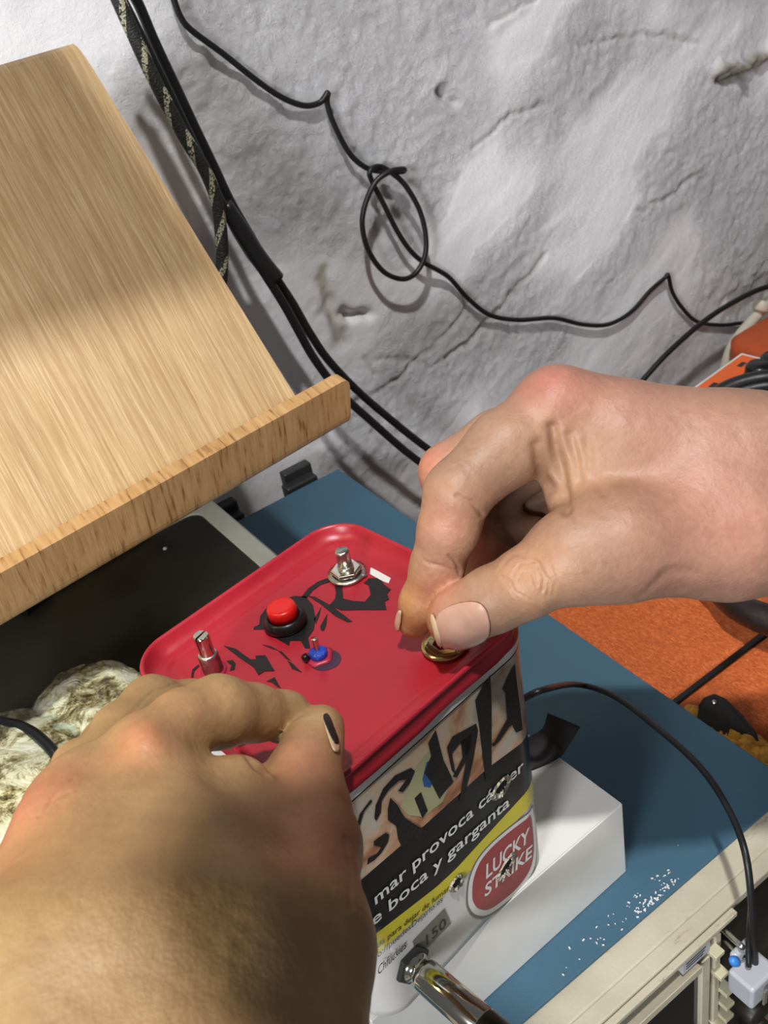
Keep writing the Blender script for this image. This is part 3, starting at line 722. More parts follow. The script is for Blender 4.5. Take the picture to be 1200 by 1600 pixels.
polys('painted_lettering', graf, 'paint', 0.00046, label='hand painted black lettering on the printed front')
# torn holes
def torn_hole(X_, Y_, rx, ry, ang, seed):
    rnd = random.Random(seed); s, z = c3(X_, Y_); c = surf(s, z, 0.0008); n_ = surf(s, z, 0.0018) - c; n_ = n_ / np.linalg.norm(n_)
    tan = surf(s + .001, z, 0.0008) - c; tan /= np.linalg.norm(tan); upv = np.array([0, 0, 1.0])
    def e(k, r, off):
        a = 2 * math.pi * k / 36; q = (tan * math.cos(a) * rx + upv * math.sin(a) * ry) * r; ca_, sa_ = math.cos(ang), math.sin(ang)
        x, y = q @ tan, q @ upv; return c + tan * (x * ca_ - y * sa_) + upv * (x * sa_ + y * ca_) + n_ * off
    V = [c + n_ * 0.0001] + [e(k, 0.8 + 0.25 * rnd.random(), 0.0002) for k in range(36)]
    o = obj('torn_hole', V, [(0, 1 + k, 1 + (k + 1) % 36) for k in range(36)], 'hole', tin, smooth=False)
    V = []; 
    for k in range(36):
        lw = 0.5 - 0.5 * math.sin(2 * math.pi * k / 36); rr = [1.0 - 0.95 * lw, 0.98 - 0.2 * lw, 1.08 + 0.06 * rnd.random(), 1.16 + 0.14 * rnd.random()]; hh = [0.0003 + 0.0016 * lw * rnd.random(), 0.0005 + 0.0014 * lw * rnd.random(), 0.0003 + .0005 * rnd.random(), -0.0002]
        V += [e(k, a, b) for a, b in zip(rr, hh)]
    Fc = [(k * 4 + j, k * 4 + j + 1, ((k + 1) % 36) * 4 + j + 1, ((k + 1) % 36) * 4 + j) for k in range(36) for j in range(3)]
    obj('bent_metal_edge', V, Fc, 'torn', o, smooth=False)
    return o
torn_hole(836, 385, 0.0050, 0.0034, 0.2, 1); torn_hole(868, 760, 0.0058, 0.0026, 0.5, 2); torn_hole(632, 835, 0.0034, 0.0030, 0.1, 3)

# black paint on the lid
def c1(X_, Y_): return onz(200 + X_ / 3, 780 + Y_ / 3, ZF)
lidpaint = [[(812, 462), (845, 420), (890, 388), (945, 368), (960, 385), (905, 402), (868, 428), (838, 465)],
            [(845, 455), (880, 460), (960, 505), (1052, 575), (1030, 578), (970, 548), (900, 490)],
            [(968, 408), (1005, 415), (1010, 468), (1055, 478), (1110, 482), (1138, 450), (1128, 405), (1105, 395), (1130, 372), (1185, 372), (1200, 400), (1232, 425), (1215, 445), (1225, 470), (1205, 480), (1212, 520), (1100, 520), (1000, 522), (944, 498), (970, 470), (975, 440)],
            [(872, 565), (905, 508), (898, 545), (882, 585)], [(900, 600), (935, 538), (930, 590), (918, 618), (905, 615)],
            [(450, 688), (505, 702), (575, 752), (600, 752), (598, 735), (645, 733), (688, 806), (640, 808), (612, 826), (588, 788), (520, 742)],
            [(632, 684), (668, 690), (702, 708), (680, 704)], [(700, 708), (722, 716), (765, 760), (740, 748)], [(748, 758), (770, 770), (816, 814), (768, 795)],
            [(650, 855), (688, 836), (718, 890), (700, 880), (672, 858)],
            [(615, 590), (620, 550), (650, 510), (700, 480), (780, 455), (835, 458), (868, 500), (880, 560), (872, 610), (845, 650), (855, 700), (830, 700), (810, 665), (760, 665), (755, 688), (720, 668), (670, 640), (640, 612), (588, 612), (592, 600)],
            [(296, 836), (302, 800), (330, 776), (336, 784), (312, 806), (306, 838)], [(462, 760), (490, 755), (505, 770), (500, 800), (478, 806), (485, 780)]]
parts = [prism([c1(*q) for q in p], (0, 0, 1), 0.00025) for p in lidpaint]
obj('painted_strokes', *merge(parts), 'paint', lid, smooth=False)['label'] = 'black painted strokes on the red lid'
obj('silver_paint_patch', *prism([c1(*q) for q in [(1138, 322), (1170, 338), (1232, 372), (1222, 396), (1190, 384), (1135, 352)]], (0, 0, 1), 0.0003), 'textw', lid, smooth=False)
obj('dark_lid_patch', *prism([c1(*q) for q in ell(925, 755, 75, 48, -0.2)], (0, 0, 1), 0.0002), 'charcoal', lid, smooth=False)  # dark purplish oval at the foot of the toggle
zup = (0, 0, 1)
def base_at(px, py): return onz(px, py, ZF)
# potentiometer with round shaft and lock washer (far corner)
c = base_at(543, 898)
pot = obj('potentiometer', *lathe(c, zup, [(0.0040, 0), (0.0052, 0.0022), (0.0050, 0.0034), (0.0034, 0.0036), (0.0034, 0.0050), (0.0031, 0.0052)], 24), 'silver', tin)
obj('lock_washer', *washer(c + [0, 0, .0006], zup, 0.0048, 0.0082, 0.0009, 60, lambda a: 1 + (0.10 if abs(a - 0.6) < .12 else 0)), 'silver', pot)
ser = [washer(c + [0, 0, .0015], zup, 0.0050, 0.0064, 0.0004, 24, lambda a: 1 + 0.06 * math.sin(8 * a))]
obj('hex_nut', *lathe(c + [0, 0, .0018], zup, [(0.0062, 0), (0.0066, 0.0003), (0.0066, 0.0016), (0.0060, 0.0020), (0.0038, 0.0020)], 6), 'chrome', pot, smooth=False, bevel=0.0002)
obj('shaft', *lathe(c, zup, [(0.0030, 0.003), (0.0030, 0.0120), (0.0028, 0.0127), (0.0024, 0.0130)], 28), 'silver', pot)
# potentiometer with split knurled shaft (left)
c = base_at(334, 1048)
pot2 = obj('potentiometer', *lathe(c, zup, [(0.0052, 0), (0.0052, 0.0006)], 24), 'mag', tin)
thr = [(0.0036 + (0.0004 if k % 2 else 0), 0.0004 + 0.00042 * k) for k in range(20)]
obj('threaded_bushing', *lathe(c, zup, thr + [(0.0035, 0.0092), (0.0030, 0.0094)], 28), 'silver', pot2)
for sgn in (-1, 1):
    x, y, a = frame(zup); n_ = 20; ang0 = 0.35; prof = [(0.0028, 0.0090), (0.0028, 0.0178), (0.0025, 0.0184)]
    V = []; 
    for r, hgt in prof:
        for k in range(n_ + 1):
            th = ang0 + (0 if sgn > 0 else math.pi) + math.pi * k / n_
            off = np.array([math.cos(ang0 + math.pi / 2), math.sin(ang0 + math.pi / 2), 0]) * 0.00035 * sgn
            V.append(c + off + np.array([r * math.cos(th), r * math.sin(th), hgt]))
    m_ = n_ + 1; Fc = [(i * m_ + k, i * m_ + (k + 1) % m_, (i + 1) * m_ + (k + 1) % m_, (i + 1) * m_ + k) for i in range(2) for k in range(m_)] + [tuple(range(m_ - 1, -1, -1)), tuple(2 * m_ + k for k in range(m_))]
    obj('split_shaft', V, Fc, 'chrome', pot2, smooth=False, bevel=0.00015)
# red push button
c = base_at(447, 975)
pb = obj('push_button', *lathe(c, zup, [(0.0080, 0), (0.0088, 0.0012), (0.0086, 0.0030), (0.0074, 0.0046), (0.0066, 0.0050), (0.0062, 0.0042)], 36, lambda t, r, h_: 1 + 0.02 * math.sin(3 * t)), 'blk', tin)
obj('button_cap', *lathe(c, zup, [(0.0058, 0.003), (0.0060, 0.0078), (0.0057, 0.0090), (0.0050, 0.0096), (0.0030, 0.0093), (0.0012, 0.0092)], 36), 'redbtn', pb)
# small toggle in a blue collar
c = base_at(499, 1027)
tg = obj('toggle_switch', *lathe(c, zup, [(0.0052, 0), (0.0054, 0.0006), (0.0038, 0.0010)], 28, lambda t, r, h_: 1 + 0.07 * math.sin(5 * t)), 'mag', tin)
obj('blue_collar', *lathe(c, zup, [(0.0034, 0.0005), (0.0036, 0.0028), (0.0028, 0.0036), (0.0016, 0.0036)], 24), 'blue', tg)
Vt, Ft, _ = tube([c + [0, 0, .003], c + [0.0002, 0.0003, .006], c + [0.0003, 0.0006, .0090]], 0.0011, 14, 4, radii=[.0010, .0011, .0013])
obj('lever', Vt, Ft, 'chrome', tg)
Vt, Ft, _ = tube([c + [-0.0045, 0.0012, .001], c + [-0.005, 0.002, .0030]], 0.0014, 10, 3); obj('black_stub', Vt, Ft, 'blk', tg)
# jack sleeve standing out of the front, bottom left
s_, z_ = c3(425, 1215); jc = surf(s_, z_, 0.0); nrm = -AY * 0.995 + np.array([0.0, 0, 0.0])
jk = empty('audio_plug', tuple(jc), 'shiny chrome audio plug with black sleeve sticking out of the tin front', 'plug')
obj('plug_barrel', *lathe(jc, nrm, [(0.0050, 0.001), (0.0062, 0.002), (0.0062, 0.0035), (0.0050, 0.004), (0.0050, 0.0070), (0.0063, 0.0075), (0.0066, 0.009), (0.0066, 0.0375), (0.0062, 0.038)], 40), 'chrome', jk)
obj('mounting_nut', *lathe(jc, nrm, [(0.0082, 0.0002), (0.0086, 0.0008), (0.0086, 0.0022), (0.0076, 0.0028)], 6), 'foot', jk, smooth=False, bevel=.0003)
obj('black_sleeve', *lathe(jc, nrm, [(0.0056, 0.037), (0.0067, 0.0385), (0.0068, 0.060), (0.005, 0.062)], 32), 'blk', jk)
# loose washer held by the right hand
wc = onz(694, 1010, ZF + 0.0012)
wa = empty('steel_washer', tuple(wc), 'pale brassy washer and nut pinched by thumb and index finger on the red lid', 'washer')
obj('washer_ring', *washer(wc, (0.05, -0.02, 1), 0.0045, 0.0084, 0.0010, 60), 'brass', wa)
obj('washer_tabs', *merge([washer(wc + [0, 0, .001], (0.05, -0.02, 1), 0.0042, 0.0066, 0.0008, 6)]), 'brass', wa, smooth=False)

# ------------------------------------------------------------------ white box, mat, tape
ZBT = ZB - 0.0006
cb = onz(973, 1256, ZBT)
yawb = math.radians(2.3); bx_ = np.array([math.cos(yawb), math.sin(yawb), 0]); by_ = np.array([-math.sin(yawb), math.cos(yawb), 0])
hb = (ZBT - ZM) - 0.0003
P0 = [cb, cb - bx_ * 0.150, cb - bx_ * 0.150 + by_ * 0.086, cb + by_ * 0.086]
V = [p - np.array([0, 0, hb]) for p in P0] + [p for p in P0]
wb = empty('cardboard_box', tuple(cb - bx_ * .075 + by_ * .05 - np.array([0, 0, hb])), 'plain white cardboard box lying on the blue mat under the red tin', 'box')
obj('box_base', V, [(0, 1, 2, 3), (0, 1, 5, 4), (1, 2, 6, 5), (2, 3, 7, 6), (3, 0, 4, 7), (4, 5, 6, 7)], 'white', wb, smooth=False, bevel=0.0006)
V2_ = [p + np.array([0, 0, dz]) for dz in (0.0001, 0.0005) for p in (cb - bx_ * .1495 + by_ * .0005, cb - bx_ * .0005 + by_ * .0005, cb - bx_ * .0005 + by_ * .0855, cb - bx_ * .1495 + by_ * .0855)]
obj('lid_flap', V2_, [(0, 1, 2, 3), (4, 5, 6, 7), (0, 1, 5, 4), (1, 2, 6, 5), (2, 3, 7, 6), (3, 0, 4, 7)], 'white', wb, smooth=False)

MX1 = onz(1190, 1203, ZM)[0]; MY1 = onz(527, 733, ZM)[1]; MY0 = onz(1000, 1435, ZM)[1]
m00, m10, m11 = onz(817, 1600, ZM), onz(1190, 1203, ZM), onz(527, 733, ZM)
matc = [np.array([-0.06, MY0, ZM]), np.array([MX1 + .004, MY0 - .001, ZM]), np.array([m11[0] + .001, MY1, ZM]), np.array([-0.06, MY1, ZM])]
V = [p - np.array([0, 0, .0022]) for p in matc] + matc
tag(obj('desk_mat', V, [(0, 1, 2, 3), (4, 5, 6, 7), (0, 1, 5, 4), (1, 2, 6, 5), (2, 3, 7, 6), (3, 0, 4, 7)], 'mat', smooth=False, bevel=0.0006), 'thin blue mat lying on the beige instrument under the white box', 'mat')

# black cloth tape on the box with a curled free end
def z_at(px, py, z): return onz(px, py, z)
L = [z_at(806, 1163, ZBT + .0012), z_at(825, 1153, ZBT + .0012), z_at(843, 1143, ZBT + .003), z_at(851, 1133, ZBT + .008), z_at(856, 1114, ZBT + .014)]
Rr = [z_at(800, 1216, ZBT + .0012), z_at(840, 1200, ZBT + .0012), z_at(874, 1184, ZBT + .003), z_at(887, 1168, ZBT + .007), z_at(907, 1136, ZBT + .012)]
Lc, Rc = catmull(L, 5), catmull(Rr, 5); V = []
for a, b in zip(Lc, Rc):
    for k in range(7): V.append(a + (b - a) * k / 6 + np.array([0, 0, 0.0003 * math.sin(math.pi * k / 6)]))
Fc = [(i * 7 + k, i * 7 + k + 1, (i + 1) * 7 + k + 1, (i + 1) * 7 + k) for i in range(len(Lc) - 1) for k in range(6)]
tp = obj('cloth_tape', V, Fc, 'tape'); sd = tp.modifiers.new('t', 'SOLIDIFY'); sd.thickness = 0.0004
tag(tp, 'strip of black cloth tape curling up off the white box behind the tin', 'tape')

# metal filings on the mat
rnd = random.Random(4); parts = []
for k in range(250):
    if k < 180:
        t = rnd.random(); px = 1000 + 60 * t + rnd.gauss(0, 9); py = 1432 - 48 * t + rnd.gauss(0, 9)
    else: px = rnd.uniform(880, 1060); py = 1300 + (1060 - px) * 0.95 + rnd.uniform(20, 110)
    p = onz(px, py, ZM)
    if p[1] < MY0 + .001: continue
    r = rnd.uniform(0.00025, 0.00062); a = rnd.random() * 3
    V, Fc = box(p[0] - r, p[0] + r, p[1] - r * .5, p[1] + r * .5, ZM + .0001, ZM + r, a); parts.append((V, Fc))
tag(obj('metal_filings', *merge(parts), 'dust', smooth=False), 'scatter of bright metal filings on the blue mat beside the white box', 'filings', kind='stuff')

# ------------------------------------------------------------------ oscilloscope under the mat
SF = onz(1040, 1502, ZM)[1]       # front edge of the flat top
ZS = ZM - 0.0024; SX0, SX1 = -0.08, MX1 - 0.004
osc = empty('oscilloscope', ((SX0 + SX1) / 2, 0.4, -0.600), 'aged beige oscilloscope under the blue mat, its front panel at lower right', 'oscilloscope')
XP = onz(1165, 1395, ZS)[0]
obj('housing', *merge([box(SX0, SX1, SF + .008, MY1 - .004, -0.600, ZS)]), 'scope', osc, smooth=False, bevel=0.0015)
obj('top_bezel', *box(SX0, SX1, SF, SF + .0085, -0.4490, ZS), 'scope', osc, smooth=False, bevel=0.0008)
obj('front_lip', *box(SX0, XP - .010, SF - .0040, SF - .0003, -0.4478, ZS - .0012), 'scope', osc, smooth=False, bevel=0.0006)
obj('control_panel', *box(SX0, SX1, SF + .0030, SF + .0075, -0.598, -0.4492), 'dark', osc, smooth=False)
def fp(px, py, Y): return ony(px, py, Y)
YF = SF + .003
# sloped beige hood over the screen
a, b = fp(1082, 1492, YF), fp(1098, 1512, YF - .009)
V, Fc = prism([np.array([SX0, YF, a[2] + .002]), np.array([SX0, YF - .009, b[2] + .0015]), np.array([SX0, YF - .009, b[2] - .004]), np.array([SX0, YF, b[2] - .006])], (1, 0, 0), b[0] - SX0)
obj('screen_hood', V, Fc, 'scope', osc, smooth=False, bevel=0.0006)
hb0, hb1 = fp(1066, 1492, YF), fp(1112, 1470, YF)
p = fp(1090, 1560, YF - .001)
obj('screen', *box(SX0 + .02, p[0] - .003, YF - .0035, YF - .0005, -0.585, b[2] - .0065), 'screen', osc, smooth=False)
obj('screen_frame', *merge([box(p[0] - .003, p[0] + .003, YF - .006, YF, -0.590, b[2] - .004), box(p[0] + .0035, p[0] + .0052, YF - .003, YF, -0.590, b[2] - .004)]), 'scope', osc, smooth=False, bevel=0.0006)
l0, l1 = fp(1066, 1500, YF - .006), fp(1108, 1462, YF - .006)
obj('label_plate', *box(l0[0], l1[0], YF - .0066, YF, -.4565, -.4480), 'greyplug', osc, smooth=False)['label'] = 'grey plate with small printed legend'
for k in range(3):
    obj('legend_line', *box(l0[0] + .002, l1[0] - .003 - .001 * k, YF - .0068, YF - .0065, -.4500 - .0020 * k, -.4495 - .0020 * k), 'textb', osc, smooth=False)
obj('corner_post', *box(l1[0] + .006, l1[0] + .0105, YF - .005, YF + .002, -0.590, -0.455), 'scope', osc, smooth=False, bevel=0.0008)
# ivory push keys in a column
for (px, py, w_) in ((1126, 1494, 9), (1133, 1526, 9), (1142, 1552, 9), (1142, 1573, 9), (1141, 1592, 9), (1131, 1608, 9)):
    q = fp(px, py, YF - .010); kx = 0.0022
    obj('push_key', *box(q[0] - kx * 1.4, q[0] + kx * 1.4, YF - .010, YF + .001, q[2] - .0015, q[2] + .0015), 'ivory', osc, smooth=False, bevel=0.0004)
for (px, py) in ((1172, 1580), (1180, 1600)):
    q = fp(px, py, YF - .006); obj('knob', *lathe(q, (0, -1, 0), [(.006, -.006), (.006, .004), (.005, .005)], 24), 'dark', osc)
# rear latches
for (px, py, dx) in ((472, 755, .016), (335, 785, .010)):
    q = onz(px, py, ZM - .001); yb = MY1 + .004
    lt = obj('rear_latch', *merge([box(q[0] - dx, q[0] + dx * .9, yb, yb + .012, ZM - .02, ZM + .0015), box(q[0] - dx * .7, q[0] + dx, yb + .010, yb + .020, ZM - .012, ZM + .0095)]), 'foot', osc, smooth=False, bevel=0.0015)
# probe plug with steel pins and its black lead
q = fp(1178, 1535, YF - .030)
pl = empty('probe_plug', tuple(q), 'light grey plug with two steel pins hanging on a black lead at the instrument front', 'plug')
ux = np.array([1.0, 0, 0])
obj('plug_body', *merge([box(q[0] - .0060, q[0] + .012, YF - .034, YF - .020, q[2] - .012, q[2] + .004), box(q[0] - .0030, q[0] + .011, YF - .022, YF - .018, q[2] + .006, q[2] + .013)]), 'greyplug', pl, smooth=False, bevel=0.0016)
obj('plug_slot', *box(q[0] - .001, q[0] + .0015, YF - .0366, YF - .0355, q[2] - .010, q[2] + .001), 'grey', pl, smooth=False, bevel=.0003)
for (x0, y0, x1, y1) in ((1124, 1446, 1160, 1480), (1128, 1462, 1160, 1496)):
    a_, b_ = fp(x0, y0, YF - .002), fp(x1, y1, YF - .022)
    Vt, Ft, _ = tube([a_, (a_ + b_) / 2, b_], .0015, 14, 3); obj('steel_pin', Vt, Ft, 'silver', pl)
a_ = fp(1148, 1502, YF - .030)
obj('blue_tab', *lathe(a_, (-0.5, 0, 1), [(.0016, -.004), (.0024, 0), (.0016, .0035), (.0004, .0042)], 16), 'bluep', pl)

# lead from behind the tin over the mat to the plug
pts = [at(770, 1120, .452), at(810, 1096, .447), at(855, 1076, .443), (onz(905, 1070, ZM + .030)), onz(960, 1088, ZM + .034), onz(1030, 1140, ZM + .040), onz(1095, 1200, ZM + .045), onz(1140, 1268, ZM + .046),
       onz(1166, 1340, ZM + .044)]
p_end = fp(1181, 1530, YF - .027); p_mid = fp(1176, 1440, YF - .022)
pts += [p_mid, p_end]
cb1 = cable('signal_cable', pts, 0.00165, 'cable'); tag(cb1, 'thin black cable arching from behind the tin to the grey plug at lower right', 'cable')
Vt, Ft, _ = tube([fp(1175, 1400, YF - .018), fp(1170, 1470, YF - .022), fp(1170, 1510, YF - .026)], .0014, 10, 5)
obj('second_lead', Vt, Ft, 'cable', cb1)

# ------------------------------------------------------------------ black slab with cream rim
ZK = -0.392
e0, e1 = onz(322, 776, ZK), onz(440, 868, ZK)
SXR = (e0[0] + e1[0]) / 2 + .0005; SYB = e0[1] + .004; slo = (-0.25, 0.335)
def rbox(x0, x1, y0, y1, r, z, n=8):
    P = []
    for cx, cy, s in ((x1 - r, y0 + r, -90), (x1 - r, y1 - r, 0), (x0 + r, y1 - r, 90), (x0 + r, y0 + r, 180)):
        for k in range(n + 1): a = math.radians(s + 90 * k / n); P.append(np.array([cx + r * math.cos(a), cy + r * math.sin(a), z]))
    return P
slab = empty('drawing_tablet', (0.0, 0.48, ZM), 'flat device with a glossy black top and cream rim, under the wooden stand', 'tablet')
W2 = 0.0155
V, Fc = loft([rbox(slo[0], SXR, slo[1], SYB, .012, ZM + .0005), rbox(slo[0], SXR, slo[1], SYB, .012, ZK - .002), rbox(slo[0] + .002, SXR - .002, slo[1] + .002, SYB - .002, .012, ZK), rbox(slo[0] + W2, SXR - W2, slo[1] + W2, SYB - W2, .010, ZK), rbox(slo[0] + W2, SXR - W2, slo[1] + W2, SYB - W2, .010, ZK - .0022)])
obj('rim', V, Fc, 'rim', slab, smooth=False)
V, Fc = loft([rbox(slo[0] + W2 + .0004, SXR - W2 - .0004, slo[1] + W2 + .0004, SYB - W2 - .0004, .010, ZK - .0021), rbox(slo[0] + W2 + .0004, SXR - W2 - .0004, slo[1] + W2 + .0004, SYB - W2 - .0004, .010, ZK - .0012)])
obj('black_top', V, Fc, 'slab', slab, smooth=False)
q = onz(258, 858, ZK - .001)
tag(obj('white_crumb', *lathe(q, zup, [(.0012, 0), (.0016, .0006), (.0009, .0014), (.0003, .0016)], 7), 'dust', smooth=False), 'tiny white crumb on the black top of the tablet', 'crumb')
# small clip below the lip
q = onz(52, 945, ZK - .0005)
bc = empty('binder_clip', tuple(q), 'small black binder clip with a shiny wire under the wooden lip', 'clip')
obj('clip_body', *box(q[0] - .010, q[0] + .010, q[1] - .006, q[1] + .006, ZK - .0005, ZK + .007, 0.4), 'blk', bc, smooth=False, bevel=.001)
Vt, Ft, _ = tube([q + [-.006, 0, .007], q + [-.004, .012, .010], q + [.004, .014, .010], q + [.007, .002, .007]], .0008, 8, 6); obj('clip_wire', Vt, Ft, 'chrome', bc)

# ------------------------------------------------------------------ bamboo laptop stand
tl = math.radians(54); SYAW = math.radians(6.5); ZW = -0.25
Pw = onz(455, 608, ZW); XR = Pw[0]; y0, z0 = Pw[1], Pw[2]
th_ = 0.0085; Lb = 0.248
def prof_pts():
    up_ = np.array([math.cos(tl), math.sin(tl)]); C = []          # centre line (y, z)
    o_ = np.array([y0, z0]) + np.array([math.sin(tl), -math.cos(tl)]) * th_ / 2
    # lip: from top, down, bend into the board
    lipd = math.radians(104); ld = np.array([math.cos(lipd), math.sin(lipd)])
    b0 = o_ - up_ * 0.006; corner = b0 - up_ * 0.026
    for q_ in (0.0350, 0.0345, 0.0335, 0.032, 0.029, 0.023): C.append(corner + ld * q_)
    C.append(corner + ld * 0.012)
    for k in range(1, 8):
        t = k / 8; p = (1 - t) ** 2 * (corner + ld * 0.011) + 2 * t * (1 - t) * corner + t * t * (corner + up_ * 0.011); C.append(p)
    for k in np.linspace(0.013, Lb + .02 - .028, 24): C.append(corner + up_ * k)
    top = corner + up_ * (Lb + .02); dn = np.array([0.067, -1.0]); dn /= np.linalg.norm(dn)
    for k in range(0, 11):
        t = k / 10; C.append((1 - t) ** 2 * (top - up_ * 0.026) + 2 * t * (1 - t) * (top + up_ * .004) + t * t * (top + dn * 0.030))
    p = C[-1].copy()
    while p[1] > ZK + .0212: p = p + dn * 0.02; C.append(p.copy())
    C.append(p + dn * (p[1] - ZK - .0012) / -dn[1])
    return [np.array(c_) for c_ in C]
C = prof_pts(); INS = {0: .0055, 1: .0034, 2: .0018, 3: .0006, 13: .0010, 12: .0002, 14: .003}
def stand_mesh(x0, x1, i0, i1, inner=True):
    V = []; seq = C[i0:i1]; n_ = len(seq)
    for i in range(n_):
        gi = i0 + i; T = C[min(gi + 1, len(C) - 1)] - C[max(gi - 1, 0)]; T /= np.linalg.norm(T); Nn = np.array([-T[1], T[0]]) * th_ / 2
        x1_ = x1 - (INS.get(gi, 0) if i0 == 0 else 0)
        for sx, sg in ((x0, 1), (x1_, 1), (x1_, -1), (x0, -1)):
            p = seq[i] + Nn * sg; dx_, dy_ = sx - XR, p[0] - y0; V.append((XR + dx_ * math.cos(SYAW) - dy_ * math.sin(SYAW), y0 + dx_ * math.sin(SYAW) + dy_ * math.cos(SYAW), p[1]))
    Fc = [(i * 4 + k, i * 4 + (k + 1) % 4, (i + 1) * 4 + (k + 1) % 4, (i + 1) * 4 + k) for i in range(n_ - 1) for k in range(4)] + [(3, 2, 1, 0), tuple((n_ - 1) * 4 + k for k in range(4))]
    return V, Fc
stand = empty('laptop_stand', (0.0, y0 + .1, ZM), 'bent bamboo laptop stand with an upturned front lip, upper left', 'laptop stand')
XLft = -0.30; QX = onz(530, 640, ZW - .012)[0] + .007
o1 = obj('board', *stand_mesh(XLft, XR, 12, 50), 'bam', stand, smooth=False, bevel=0.0022)
obj('rear_leg', *stand_mesh(0.07, XR - 0.05, 48, len(C)), 'bam', stand, smooth=False, bevel=0.002)
lo_ = [obj('front_lip', *stand_mesh(XLft, QX, 0, 15), 'lip', stand, smooth=False, bevel=0.0026)]

# ------------------------------------------------------------------ crumpled cloudy wrap and the black cable over it
def blob(c, rad, seed, amp, n=5, axes=None):
    bm = bmesh.new(); bmesh.ops.create_icosphere(bm, subdivisions=n, radius=1.0)
    P = np.array([v.co[:] for v in bm.verts]); Fc = [tuple(v.index for v in f.verts) for f in bm.faces]; bm.free()
    nn = fbm(P * 2.2 + seed, 4, 0.6) - 0.5; rg = np.abs(fbm(P * 3.1 + seed + 11, 3) - 0.5)
    P2 = P * (1 + amp * nn + 0.35 * amp * rg)[:, None] * np.array(rad)
    return P2 + np.asarray(c), Fc
q1 = onz(152, 1135, ZK + .017); q2 = onz(20, 1235, ZK + .019)
cw = obj('crumpled_wrap', *merge([blob(q1, (.040, .048, .018), 2.0, .35), blob(q2, (.052, .056, .020), 8.0, .35)]), 'crumple')
tag(cw, 'crumpled cloudy plastic wrap with brown specks, left of the hand on the black top', 'plastic wrap')
pts = [onz(-60, 1120, ZK + .030), onz(-10, 1126, ZK + .032), onz(40, 1138, ZK + .036), onz(75, 1165, ZK + .038), onz(95, 1195, ZK + .034), onz(120, 1260, ZK + .026)]
tag(cable('power_cable', pts, 0.0030, 'cable'), 'short black cable crossing the crumpled wrap at the left edge', 'cable')

# ------------------------------------------------------------------ cables hanging in front of the wall
YW = WY - 0.007
def wl(L_, Y): return [ony(p[0], p[1], Y + (p[2] if len(p) > 2 else 0)) for p in L_]
pts = wl([(262, -40), (272, 0), (283, 28), (300, 48), (350, 85), (400, 125), (440, 152), (475, 165), (500, 160), (512, 145, -.003), (511, 160), (520, 190), (545, 238), (572, 262), (600, 268, -.004), (628, 268, -.008), (630, 264, -.012), (610, 268, -.014),
          (588, 283, -.012), (572, 315, -.012), (566, 350, -.012), (575, 390, -.012), (600, 425, -.012), (632, 436, -.012), (655, 420, -.012), (666, 385, -.012), (658, 335, -.010), (635, 292, -.008), (612, 270, -.005), (592, 260, -.004), (578, 268, -.006), (582, 285, -.004), (600, 320, -.004), (620, 360, -.004), (640, 390, -.004), (662, 410, -.004), (700, 432), (730, 465), (765, 492), (810, 500), (865, 497),
          (910, 507), (950, 507), (985, 488), (1015, 455), (1038, 435), (1044, 430, -.002), (1050, 455), (1065, 480), (1090, 503), (1130, 508), (1160, 505), (1210, 508), (1260, 510)], YW)
tag(cable('thin_cable', pts, 0.00225, 'cable', sm=6), 'thin black cable with one hanging loop along the white wall', 'cable')
pts = wl([(1260, 440), (1200, 448), (1150, 470), (1100, 502), (1050, 545), (1015, 582), (980, 625), (960, 670)], 0.655)
tag(cable('black_cable', pts, 0.0030, 'cable', sm=6), 'thicker black cable slanting behind the wrist at the right edge', 'cable')
YC = 0.636
pts = wl([(165, -50), (185, 0), (205, 45), (232, 105), (262, 165), (292, 220), (318, 262), (336, 305), (344, 350), (347, 400), (345, 440), (338, 480)], YC)
tag(cable('braided_cable', pts, 0.0045, 'braid', n=20), 'black braided cable with pale flecks hanging behind the wooden stand', 'cable')
pts = wl([(180, -50), (213, 0), (240, 62), (272, 130), (305, 200), (335, 262), (360, 315), (392, 370), (425, 425), (456, 472), (485, 522), (515, 565), (560, 612), (610, 655), (660, 695), (720, 738), (790, 790)], YC + .013)
c2 = cable('audio_cable', pts, 0.0034, 'cable', n=14); tag(c2, 'upper one of the two black cables bundled beside the stand', 'cable')
pts = wl([(150, -60), (190, 0), (222, 62), (256, 130), (290, 200), (322, 268), (350, 325), (382, 380), (415, 430), (445, 478), (468, 520), (492, 562), (530, 612), (580, 658), (630, 702), (680, 740), (760, 800)], YC + .003)
c3b = cable('audio_cable', pts, 0.0034, 'cable', n=14); tag(c3b, 'lower one of the two black cables bundled beside the stand', 'cable')
pts = wl([(352, 318), (375, 358), (402, 400), (432, 436)], YC + .005)
Vt, Ft, _ = tube(pts, .0066, 16, 6, radii=[.0048, .0066, .0068, .0062]); tag(obj('shrink_sleeve', Vt, Ft, 'shrink', c2), 'matte black sleeve binding the pair')
c2.children[0]['label'] = 'matte black sleeve binding the two cables'

